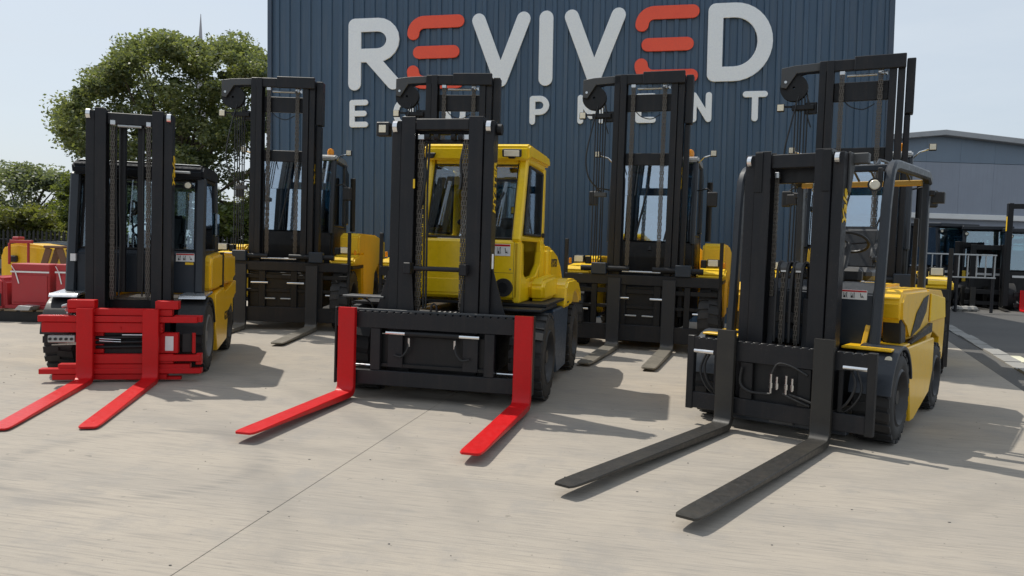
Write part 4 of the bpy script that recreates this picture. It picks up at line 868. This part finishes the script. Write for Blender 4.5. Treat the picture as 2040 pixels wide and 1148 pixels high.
# cab
CW = .76
B().prism([(-.50, 1.26), (-.45, 1.62), (-.50, 1.90), (-.62, 1.90), (-.62, 1.26)], 'x', -CW, CW, .015).build('cab_front', 'frame', T)
for s_ in (-1, 1):
    B().tube([(s_*CW, -.50, 1.88), (s_*CW, -.52, 2.3), (s_*CW, -.60, 2.9), (s_*(CW-.01), -.72, 3.34), (s_*(CW-.03), -.85, 3.42)], .05, 8).build('cab_front_pillar', 'pillar', T)
    B().bar((s_*CW, -1.75, 1.3), (s_*CW, -1.68, 3.38), .16, .10, .02, ref=(1, 0, 0)).build('cab_rear_pillar', 'pillar', T)
    B().box(*sorted((s_*(CW-.04), s_*(CW+.04))), -1.68, -.55, 1.28, 2.02, .02).build('door_lower', 'pillar', T)
    pane(T, [(s_*(CW+.01), -.56, 2.04), (s_*(CW+.01), -1.66, 2.04), (s_*(CW+.01), -1.60, 3.34), (s_*(CW+.01), -.74, 3.34)], 'glassT', frame=True, fw=.05, name='side_window')
    B().tube([(s_*(CW+.04), -.62, 2.85), (s_*(CW+.22), -.52, 2.88), (s_*(CW+.30), -.50, 2.82)], .014, 7).build('mirror_arm', 'plastic', T)
    B().box(s_*(CW+.32)-.09, s_*(CW+.32)+.09, -.50, -.45, 2.55, 2.82, .02).build('door_mirror', 'plastic', T)
    B().tube([(s_*(CW+.02), -.75, 3.36), (s_*(CW+.12), -.70, 3.46), (s_*(CW+.26), -.66, 3.50)], .014, 7).build('lamp_arm', 'chrome', T)
    lamp(T, (s_*(CW+.30), -.60, 3.52), .11, .11, (0, 1, 0), .07)
    B().prism([(-1.62, 2.1), (-1.62, 3.34), (-1.98, 3.22), (-2.02, 2.1)], 'x', *sorted((s_*(CW-.06), s_*(CW+.05))), .02).build('cab_rear_quarter', 'pillar', T)
    B().tube([(s_*.95, -1.75, 1.95), (s_*.95, -1.72, 3.0), (s_*.95, -1.70, 3.1)], .055, 10).build('air_intake' if s_ > 0 else 'exhaust_stack', 'frame', T)
pane(T, [(-CW+.05, -.50, 1.92), (CW-.05, -.50, 1.92), (CW-.05, -.57, 2.75), (-CW+.05, -.57, 2.75)], 'glassT', name='windscreen')
pane(T, [(-CW+.05, -.572, 2.755), (CW-.05, -.572, 2.755), (CW-.06, -.72, 3.36), (-CW+.06, -.72, 3.36)], 'glassT', name='windscreen')
B().prism([(-.66, 3.38), (-.66, 3.44), (-.84, 3.50), (-1.7, 3.50), (-1.95, 3.42), (-1.95, 3.34), (-.8, 3.36)], 'x', -CW-.03, CW+.03, .025, 2).build('cab_roof', 'galv', T)
B().box(-CW, CW, -1.98, -1.92, 1.9, 2.35, .01).build('cab_back_panel', 'pillar', T)
pane(T, [(-CW+.05, -1.95, 2.36), (CW-.05, -1.95, 2.36), (CW-.05, -1.95, 3.32), (-CW+.05, -1.95, 3.32)], 'glassT', frame=True, fw=.05, name='rear_window')
B().lathe([(0, .065), (.07, .07), (.12, .05), (.14, .001)], (.62, -.95, 3.505), 'z', 16).build('beacon', 'amber', T)
B().tube([(-.28, -.47, 1.93), (-.2, -.50, 2.35), (-.08, -.56, 2.95)], .014, 6).build('wiper', 'plastic', T)
B().tube([(.25, -.47, 1.93), (.33, -.50, 2.3), (.45, -.53, 2.62)], .014, 6).build('wiper', 'plastic', T)
seat(T, .0, -1.05, 1.75, .6, .55, .75); steering(T, .0, -.80, 2.25, .2)
B().box(-.6, .6, -.72, -.63, 1.7, 1.98, .03).build('dashboard', 'plastic', T)
B().box(.44, .53, -.80, -.79, 2.42, 2.54, .003).build('cab_notice', 'white', T)
B().box(.50, .58, -.76, -.75, 2.05, 2.18, .003).build('cab_notice', 'inkyellow', T)
def pose_truck(o, pose): o.location = (pose[0], pose[1], 0); o.rotation_euler.z = -R_(pose[2])
for i, (ps, fk, lb) in enumerate(POSES):
    o = T if i == 0 else copy_tree(T)
    pose_truck(o, ps); o['label'] = lb
    for f_, x in zip([c for c in o.children if c.name.split('.')[0] == 'fork'], fk): f_.location.x = x
    if i == 3:
        for c_ in o.children:
            if c_.name.split('.')[0] == 'side_panel' and c_.data.vertices[0].co.x > 0: c_.location.z = -.38
# ------------------------------------------------------------------ trees, shrubs
def px(x, y, Y):
    """point at depth Y (world y) seen at photo pixel x, y"""
    d = fwd+rt*((x-1020)/F_PX)-up*((y-574)/F_PX); return Vector((0, 0, CAM_H))+d*(Y/d.y)
def mk_leaf(name, c, c2, tr=.5):
    m = bpy.data.materials.new(name); m.use_nodes = True; t = m.node_tree; t.nodes.clear(); o = t.nodes.new('ShaderNodeOutputMaterial')
    g = nd(t, 'ShaderNodeNewGeometry'); n = noise(t, .9, 3); rp = nd(t, 'ShaderNodeMath', operation='ADD'); t.links.new(g.outputs['Random Per Island'], rp.inputs[0]); t.links.new(n, rp.inputs[1])
    cc = mix(t, rng_(t, rp.outputs[0], .55, 1.35, 0, 1), c, c2)
    d = t.nodes.new('ShaderNodeBsdfDiffuse'); tl = t.nodes.new('ShaderNodeBsdfTranslucent'); t.links.new(cc, d.inputs[0])
    br = mix(t, .55, cc, (.22, .26, .03)); t.links.new(br, tl.inputs[0]); mx = nd(t, 'ShaderNodeMixShader'); mx.inputs[0].default_value = tr
    gl = nd(t, 'ShaderNodeBsdfGlossy', Roughness=.45); mx2 = nd(t, 'ShaderNodeMixShader'); mx2.inputs[0].default_value = .05
    t.links.new(d.outputs[0], mx.inputs[1]); t.links.new(tl.outputs[0], mx.inputs[2]); t.links.new(mx.outputs[0], mx2.inputs[1]); t.links.new(gl.outputs[0], mx2.inputs[2]); t.links.new(mx2.outputs[0], o.inputs[0]); return m
M['oak'] = mk_leaf('leaf_oak', (.095, .135, .085), (.25, .27, .085)); M['dark'] = mk_leaf('leaf_dark', (.10, .135, .10), (.19, .22, .11)); M['lime'] = mk_leaf('leaf_lime', (.06, .10, .022), (.14, .17, .035)); M['olive'] = mk_leaf('leaf_olive', (.07, .09, .02), (.17, .16, .04))
def leaves(name, centres, radii, per, size, mat, parent, flat=.75):
    """leaf-sized folded quads scattered round clump centres (more towards each clump's shell)"""
    C = np.repeat(np.array(centres), per, 0); Rr = np.repeat(np.array(radii), per); n = len(C)
    d = rng.normal(size=(n, 3)); d /= np.linalg.norm(d, axis=1)[:, None]; r = Rr*(rng.random(n)**.45)
    P = C+d*r[:, None]*np.array([1, 1, flat])
    a = rng.normal(size=(n, 3)); a[:, 2] *= .6; a /= np.linalg.norm(a, axis=1)[:, None]; b_ = np.cross(a, rng.normal(size=(n, 3))); b_ /= np.linalg.norm(b_, axis=1)[:, None]
    s_ = size*(.6+.8*rng.random(n))[:, None]
    V = np.stack([P-a*s_, P+b_*s_*.55, P+a*s_, P-b_*s_*.55], 1).reshape(-1, 3)
    me = bpy.data.meshes.new(name); me.vertices.add(4*n); me.vertices.foreach_set('co', V.ravel()); me.loops.add(4*n); me.loops.foreach_set('vertex_index', np.arange(4*n)); me.polygons.add(n); me.polygons.foreach_set('loop_start', np.arange(0, 4*n, 4)); me.polygons.foreach_set('loop_total', np.full(n, 4))
    me.update(calc_edges=True); me.materials.append(M[mat]); return link(name, me, parent)
def inside(poly, x, y):
    c = False; n = len(poly)
    for i in range(n):
        (x0, y0), (x1, y1) = poly[i], poly[i-1]
        if (y0 > y) != (y1 > y) and x < (x1-x0)*(y-y0)/(y1-y0)+x0: c = not c
    return c
def tree(label, poly, Y, base, nclump, rad, per, size, mat, group, trunk=.22, dep=2.5, cat='tree', name='tree', fork_h=.3, edge=.5):
    xs_ = [q[0] for q in poly]; ys_ = [q[1] for q in poly]; cs = []; rs = []
    bp = px(*base, Y); bp.z = -.03
    while len(cs) < nclump:
        if random.random() < edge:
            i = random.randrange(len(poly)); f = random.random(); (x0, y0), (x1, y1) = poly[i], poly[i-1]; cx, cy = sum(xs_)/len(xs_), sum(ys_)/len(ys_); x = x0+(x1-x0)*f; y = y0+(y1-y0)*f; k = .84+.18*random.random(); x, y = cx+(x-cx)*k, cy+(y-cy)*k
        else:
            x, y = random.uniform(min(xs_), max(xs_)), random.uniform(min(ys_), max(ys_))
            if not inside(poly, x, y): continue
        c = px(x, y, Y+random.uniform(-1, 1)*dep); cs.append(c); rs.append(rad*random.choice((.4, .6, .8, 1.0, 1.25))*random.uniform(.85, 1.15))
    root = empty(name, bp); tag(root, label, cat, group)
    cs_l = [tuple(c-bp) for c in cs]
    leaves('crown', cs_l, rs, per, size, mat, root)
    tk = MB(); top = max(c[2] for c in cs_l); ctr = Vector((sum(c[0] for c in cs_l)/len(cs_l)*.7, 0, top*.62))
    tr_ = [Vector((0, 0, 0)), Vector((.03, .02, top*fork_h*.5)), Vector((ctr.x*.3, 0, top*fork_h)), Vector((ctr.x*.8, .1, top*.5)), ctr]
    tk.tube(tr_, [trunk*1.25, trunk, trunk*.9, trunk*.55, trunk*.25], 9).build('trunk', 'bark', root)
    lm = MB()
    for c in random.sample(cs_l, min(len(cs_l), 34)):
        c = Vector(c); s0 = tr_[2].lerp(tr_[4], random.random()*.8); mid = s0.lerp(c, .5)+Vector((0, 0, -.15*(c-s0).length*random.random())); lm.tube([s0, mid, c], [trunk*.32, trunk*.18, trunk*.05], 5)
    lm.build('limbs', 'bark', root); return root
tree('large broad leafy tree behind the left forklifts and beside the warehouse corner', [(122, 238), (130, 212), (178, 176), (196, 142), (240, 125), (262, 92), (330, 80), (372, 88), (400, 100), (470, 84), (510, 100), (520, 125), (545, 130), (590, 180), (600, 330), (560, 430), (470, 470), (300, 450), (225, 400), (200, 335), (170, 300), (138, 275)], 32, (350, 560), 500, .66, 270, .076, 'oak', None, .34, 3.2, fork_h=.3, edge=.32)
tree('dense dark green tree at the far left edge beyond the fence', [(-60, 380), (-20, 350), (40, 338), (90, 355), (130, 350), (150, 380), (150, 470), (60, 500), (-60, 500)], 41, (50, 520), 150, .8, 260, .09, 'dark', 'trees beyond the yard fence', .25, 2.5)
tree('pale lime green tree beside the left forklift mast', [(118, 380), (150, 355), (200, 350), (240, 380), (240, 470), (180, 500), (125, 470)], 37, (185, 520), 85, .6, 240, .085, 'lime', 'trees beyond the yard fence', .2, 2)
tree('green tree glimpsed between the two left forklift masts', [(400, 440), (440, 425), (500, 430), (520, 470), (500, 520), (410, 520)], 29, (460, 560), 60, .5, 150, .10, 'lime', 'trees beyond the yard fence', .14, 1.2)
tree('rounded olive green bush in front of the dark tree at far left', [(-30, 440), (20, 425), (60, 420), (95, 440), (110, 470), (100, 500), (-30, 500)], 31, (35, 530), 90, .5, 170, .085, 'olive', None, .10, 1.4, 'bush', 'bush', edge=.6)
# pale spire far beyond the tree
sp = empty('spire', px(401, 480, 150)); sp.location.z = -.03; b0 = sp.location.copy()
M['spire'] = paint('spire_stone', (.42, .40, .41), .8, .1)
tp = px(400, 28, 150)-b0
sh = MB(); sh.lathe([(0, .7), (tp.z*.6, .7)], (0, 0, 0), 'z', 4).build('tower', 'spire', sp); sh2 = MB(); sh2.lathe([(tp.z*.6, .69), (tp.z*.86, .5), (tp.z, .05)], (tp.x, 0, 0), 'z', 8).build('spire_cone', 'spire', sp)
tag(sp, 'slender pale grey spire rising above the large leafy tree', 'spire')

# ------------------------------------------------------------------ left background: palisade fence, car, yellow machine, red steelwork on a pallet
fe = empty('palisade_fence', (-30, 27.5, -.03)); tag(fe, 'dark grey steel palisade fence in front of the trees at far left', 'fence')
pme_ = MB().prism([(-.035, 0), (.035, 0), (.035, 1.72), (0, 1.80), (-.035, 1.72)], 'y', -.012, .012, .003).mesh('pale', M['mast'])
for i in range(130): o = link('pale', pme_, fe); o.location = (i*.155, 0, .05)
for z in (.35, 1.45): MB().box(-.1, 20.2, .013, .05, z, z+.06, .004).build('fence_rail', 'mast', fe)
for i in range(8): MB().box(i*2.75-.04, i*2.75+.04, .051, .13, 0, 1.75, .006).build('fence_post', 'mast', fe)
def car_(loc, rz, label, L=4.3, mat='carpaint'):
    r = empty('parked_car', loc, rz); tag(r, label, 'car')
    MB().prism([(-L/2, .35), (-L/2, .75), (-L/2+.12, .86), (-L*.27, .92), (L*.22, .95), (L/2-.1, .88), (L/2, .62), (L/2, .35)], 'y', -.86, .86, .06, 3).build('body', mat, r)
    cb = MB().prism([(-L*.30, .93), (-L*.16, 1.42), (-.05, 1.50), (L*.17, 1.47), (L*.34, .95)], 'y', -.72, .72, .06, 3).build('roof', mat, r)
    for s_ in (-1, 1):
        MB().prism([(-L*.25, .98), (-L*.145, 1.36), (-.02, 1.41), (-.02, .98)], 'y', *sorted((s_*.725, s_*.735)), .002).build('side_window', 'darkglass', cb); MB().prism([(.05, .98), (.05, 1.41), (L*.15, 1.39), (L*.28, .98)], 'y', *sorted((s_*.725, s_*.735)), .002).build('side_window', 'darkglass', cb)
        for x in (-L*.32, L*.31):
            w = MB(); w.lathe([(s_*.0, .17), (s_*.02, .22), (s_*.02, .30), (0, .32), (-s_*.2, .32), (-s_*.2, .17)], (x, s_*.86, .32), 'y', 24).build('tyre', 'tyre', r); MB().lathe([(s_*.012, .17), (-s_*.04, .12), (s_*.0, .02), (0, .001)], (x, s_*.86, .32), 'y', 18).build('wheel_rim', 'galv', r)
    return r
pc = px(120, 480, 24); car_((pc.x, 24, -.03), R_(8), 'dark grey parked car behind the yellow machine at left')
cen = px(68, 500, 19); ym = empty('compact_loader', (cen.x, 19, -.02), R_(4)); tag(ym, 'small yellow loader machine behind the red steel boxes at left', 'loader')
MB().prism([(-.56, .55), (-.56, 1.22), (-.44, 1.42), (-.10, 1.47), (.50, 1.40), (.56, 1.2), (.56, .55)], 'y', -.45, .8, .07, 3).build('body', 'yellowY', ym)
MB().box(-.40, .40, -.50, .85, .35, .56, .02).build('chassis', 'frame', ym)
MB().box(-.30, -.12, -.56, -.46, 1.0, 1.16, .02).build('lamp_cluster', 'plastic', ym)
MB().box(-.20, .32, -.70, -.62, 1.46, 1.54, .01).build('roll_bar', 'redbox', ym); MB().box(-.16, .0, -.66, -.4, 1.541, 1.62, .02).build('roll_bar_pad', 'redbox', ym)
for sx in (-1, 1):
    MB().box(sx*.22-.02, sx*.22+.02, -.69, -.63, .95, 1.46, .006).build('roll_bar_leg', 'redbox', ym)
    for yy in (-.2, .55): MB().lathe([(sx*.02, .12), (sx*.03, .30), (0, .34), (-sx*.22, .34), (-sx*.22, .12)], (sx*.60, yy, .34), 'x', 24).build('wheel', 'tyre', ym)
fr = empty('steel_trestle', (px(113, 500, 17.6).x, 17.6, -.02), R_(3)); tag(fr, 'rust brown A shaped steel trestle behind the red steel boxes', 'trestle')
for s_ in (-1, 1):
    MB().bar((s_*.52, -.1, 0), (s_*.12, -.1, 1.38), .14, .05, .006).build('leg', 'brown', fr); MB().bar((s_*.52, .3, 0), (s_*.12, .3, 1.38), .14, .05, .006).build('leg', 'brown', fr)
MB().box(-.22, .22, -.15, .35, 1.381, 1.44, .008).build('top_plate', 'brown', fr); MB().box(-.36, .36, -.13, -.08, .55, .63, .005).build('brace', 'brown', fr)
# pallet with two strapped red steel boxes
bx = px(88, 611, 14.6); pl = empty('pallet', (bx.x-.25, 14.85, 0), R_(2)); tag(pl, 'low timber pallet under the red steel boxes at left', 'pallet')
for k in range(7): MB().box(-1.0+k*.30, -.77+k*.30, -.45, .45, .20, .235, .004).build('board', 'pallet', pl)
for yy in (-.42, 0, .36): MB().box(-1.0, 1.03, yy, yy+.08, .0, .198, .005).build('bearer', 'frame', pl)
def strapbox(x0, x1, z0, z1, y, label, d=.5):
    c = empty('steel_box', ((x0+x1)/2, y, z0), R_(2)); w = (x1-x0)/2; tag(c, label, 'steel box', 'red steel boxes on the pallet'); h = z1-z0
    b_ = MB().box(-w, w, 0, d, 0, h, .012).build('body', 'redbox', c); MB().box(-w*.9, w*.9, -.02, -.001, .06, h-.22, .006).build('front_plate', 'redbox', c)
    MB().box(-w-.003, w+.003, -.026, -.021, h-.17, h-.14, 0).build('strap', 'white', c); MB().bar((-w*.75, -.03, h-.15), (-w*.55, -.035, h-.38), .02, .006, 0).build('strap_tail', 'white', c); MB().bar((-w*.75, -.03, h-.15), (-w*.95, -.033, h-.04), .02, .006, 0).build('strap_tail', 'white', c)
strapbox(-9.60, -8.88, .30, 1.10, 14.6, 'wider red steel box with white strapping on the pallet at left'); strapbox(-8.76, -8.2, .30, 1.11, 14.62, 'narrower red steel box with white strapping, next to the left forklift')
MB().box(-9.7, -8.1, 14.55, 15.15, .236, .299, .006).build('steel_plate', 'redbox'); tag(bpy.data.objects['steel_plate'], 'flat red steel plate lying on the pallet under the two boxes', 'steel plate')
o = MB().prism([(-9.30, .30-.06), (-9.02, .24), (-8.98, .32), (-9.22, .33)], 'y', 14.2, 14.5, .006).build('sheet_metal_offcut', 'galv'); tag(o, 'small pale sheet metal offcut lying in front of the red boxes', 'offcut')
rc = empty('machine_cover', (-10.35, 14.5, 0), R_(3)); tag(rc, 'low red rounded machine cover at the left edge of the yard', 'machine cover')
MB().prism([(-.75, .12), (-.75, .72), (-.1, .78), (.55, .86), (.66, .78), (.68, .12)], 'y', 0, .7, .06, 3).build('cover', 'redbox', rc)
MB().box(.05, .60, -.02, -.002, .28, .52, .008).build('badge_panel', 'ink', rc); MB().box(-.7, .64, -.01, .68, 0, .118, .008).build('base_frame', 'frame', rc); MB().box(-.2, .62, -.014, -.002, .17, .20, .003).build('trim_strip', 'white', rc); MB().box(-.2, .62, -.014, -.002, .56, .60, .003).build('trim_strip', 'redbox', rc)

# ------------------------------------------------------------------ right background: grey gabled unit, parked trucks, railing
gb = empty('industrial_unit', (0, 0, 0)); tag(gb, 'pale grey and slate gabled industrial unit at the far right', 'building')
GY = 45; L0, L1 = 14.0, 46.0
def gz(x): return 9.42+(.115 if x < 24.8 else -.085)*(x-24.8)*(1 if x < 24.8 else 1)
MB().prism([(L0, -.5), (L0, 4.3), (L1, 4.3), (L1, -.5)], 'y', GY+.2, GY+.5, .01).build('lower_wall', 'cladgrey', gb)
n_ = int((L1-L0)/2)
for i in range(n_):
    a = L0+2*i; MB().box(a+.002, a+1.998, GY, GY+.5, 4.62, 7.58, .004).build('cladding_panel', 'cladgrey', gb); MB().prism([(a+.002, 7.60), (a+1.998, 7.60), (a+1.998, gz(a+2)-.3), (a+1.0, gz(a+1)-.3), (a+.002, gz(a)-.3)], 'y', GY-.01, GY+.5, .004).build('gable_panel', 'cladslate', gb)
MB().box(L0, L1, GY-.12, GY+.19, 4.30, 4.61, .02).build('drip_flashing', 'white', gb)
MB().prism([(L0, gz(L0)-.31), (24.8, gz(24.8)-.31), (L1, gz(L1)-.31), (L1, gz(L1)), (24.8, gz(24.8)), (L0, gz(L0))], 'y', GY-.5, GY+30, .02).build('roof', 'roofgrey', gb)
def small_truck(loc, rz, label, mh=2.3, sc_=1.0, fk='forkblack', cabc='frame', bodyc='yellowY', seatc='seat', mastw=.40, cab=True, fh=0):
    r = empty('parked_forklift', loc, rz); tag(r, label, 'forklift', 'forklifts parked by the grey unit'); k = sc_
    for s_ in (-1, 1):
        for (v, rr) in ((0, .36), (-1.6, .30)):
            t_ = B(); t_.lathe([(s_*.02*k, rr*.5*k), (s_*.03*k, rr*.9*k), (0, rr*k), (-s_*.22*k, rr*k), (-s_*.22*k, rr*.5*k)], (s_*.62*k, v*k, rr*k), 'x', 24); t_.build('wheel', 'tyre', r)
        B().box(*sorted((s_*mastw*k, s_*(mastw-.12)*k)), .25*k, .42*k, .12*k, mh, .01).build('mast_upright', 'mast2', r)
        B().bar((s_*.55*k, -.05*k, .8*k), (s_*.52*k, -.2*k, 2.1*k), .08*k, .08*k, .01, ref=(1, 0, 0)).build('guard_pillar', 'pillar', r); B().bar((s_*.55*k, -1.25*k, .8*k), (s_*.52*k, -1.2*k, 2.1*k), .09*k, .08*k, .01, ref=(1, 0, 0)).build('guard_pillar', 'pillar', r)
        fork(r, s_*.32*k, .60*k, .12*k, .55*k, 1.0*k, .07, .05, fk, .04*k, .012)
        lamp(r, (s_*.48*k, -.08*k, 1.95*k), .1*k, .1*k, name='head_lamp', rnd=True)
        if cab: pane(r, [(s_*.54*k, -.12*k, 1.05*k), (s_*.54*k, -1.2*k, 1.05*k), (s_*.52*k, -1.18*k, 2.05*k), (s_*.52*k, -.2*k, 2.05*k)], 'glassT', name='side_window')
    B().box(-(mastw-.12)*k, (mastw-.12)*k, .28*k, .38*k, mh-.14*k, mh-.02, .01).build('mast_crossbeam', 'mast2', r)
    B().box(-.5*k, .5*k, .45*k, .52*k, .38*k, .50*k, .01).build('carriage_bar', 'mast2', r); B().box(-.5*k, .5*k, .45*k, .52*k, .10*k, .2*k, .01).build('carriage_bar', 'mast2', r)
    B().prism([(-.25*k, .25*k), (-.25*k, .80*k), (-.45*k, 1.02*k), (-1.6*k, 1.0*k), (-2.05*k, .8*k), (-2.05*k, .3*k)], 'x', -.56*k, .56*k, .05, 2).build('body', bodyc, r)
    B().box(-.54*k, .54*k, -.24*k, -.06*k, .45*k, 1.02*k, .02).build('cowl', cabc, r)
    B().prism([(-.02*k, 2.06*k), (-.02*k, 2.16*k), (-1.3*k, 2.2*k), (-1.36*k, 2.1*k)], 'x', -.58*k, .58*k, .02).build('cab_roof', 'pillar', r)
    if cab: pane(r, [(-.5*k, -.10*k, 1.05*k), (.5*k, -.10*k, 1.05*k), (.48*k, -.2*k, 2.04*k), (-.48*k, -.2*k, 2.04*k)], 'tealglass', frame=True, fw=.05, name='windscreen')
    if cab:
        for zz in (1.42, 1.72): B().box(-.5*k, .5*k, -1.22*k, -1.19*k, zz*k, (zz+.03)*k, .004).build('rear_guard_bar', 'galv', r)
        B().box(-.42*k, .42*k, -.045*k, -.03*k, .86*k, .92*k, .004).build('cowl_trim', 'white', r)
    seat(r, 0, -.6*k, 1.0*k, .5*k, .48*k, .6*k, seatc); steering(r, 0, -.42*k, 1.35*k, .17*k); return r
g1 = px(1905, 605, 31); small_truck((g1.x, 31, -.03), R_(10), 'dark cab forklift parked behind the steel railing at far right', 2.6, 1.55, cabc='navy', bodyc='frame', mastw=.36)
g2 = px(1966, 606, 30); small_truck((g2.x, 30.2, -.03), R_(-25), 'parked forklift with a red seat and greenish cab glass at far right', 2.5, 1.5, seatc='red', bodyc='frame')
g3 = px(2040, 606, 29); small_truck((g3.x+.2, 29, -.03), R_(-18), 'parked forklift with red forks and tall black mast at the right edge', 4.05, 1.45, 'red', bodyc='frame', mastw=.72)
B().box(-.72*1.45-.006, -.72*1.45-.001, .28*1.45, .38*1.45, 3.0, 3.55, .002).build('mast_decal', 'inkyellow', bpy.data.objects['parked_forklift.002'])
B().box(-.6, .6, -1.75, -1.69, 1.95, 2.25, .03).build('seat_cover', 'red', bpy.data.objects['parked_forklift.001'])
B().box(-.84, -.70, .10, .22, 1.0, 1.45, .02).build('side_lamp_panel', 'yellowT', bpy.data.objects['parked_forklift.001'])
g4 = px(1938, 600, 33.5); small_truck((g4.x, 33.5, -.03), R_(20), 'dark forklift wedged between the two cab trucks at far right', 3.0, 1.5, bodyc='yellowT', mastw=.5)
g5 = px(2012, 600, 34); small_truck((g5.x, 34, -.03), R_(5), 'half hidden yellow forklift just behind the red forked truck', 2.9, 1.5, bodyc='yellowY', mastw=.45)
rl_ = empty('steel_railing', (px(1865, 553, 27).x-.5, 27, -.03)); tag(rl_, 'pale galvanised steel railing in front of the dark parked forklifts', 'railing')
for z in (1.22, 2.02): MB().box(0, 2.6, -.025, .025, z, z+.05, .008).build('rail', 'galv', rl_)
for k in range(9): MB().box(k*.318-.02, k*.318+.02, -.018, .018, 1.272, 2.018, .004).build('baluster', 'galv', rl_)
for k in range(3): MB().box(k*1.28-.04, k*1.28+.04, .03, .11, 0, 2.07, .006).build('post', 'mast', rl_)
for i, (qx, qy) in enumerate(((1908, 603), (1925, 604), (1938, 603))):
    q = px(qx, qy, 27.6); o = MB().ball((q.x, 27.6, .06), .22, .2, .12, 7).build('rubble_lump', 'kerb'); tag(o, ('left', 'middle', 'right')[i]+' pale lump of rubble on the tarmac by the steel railing', 'rubble', 'rubble by the railing')
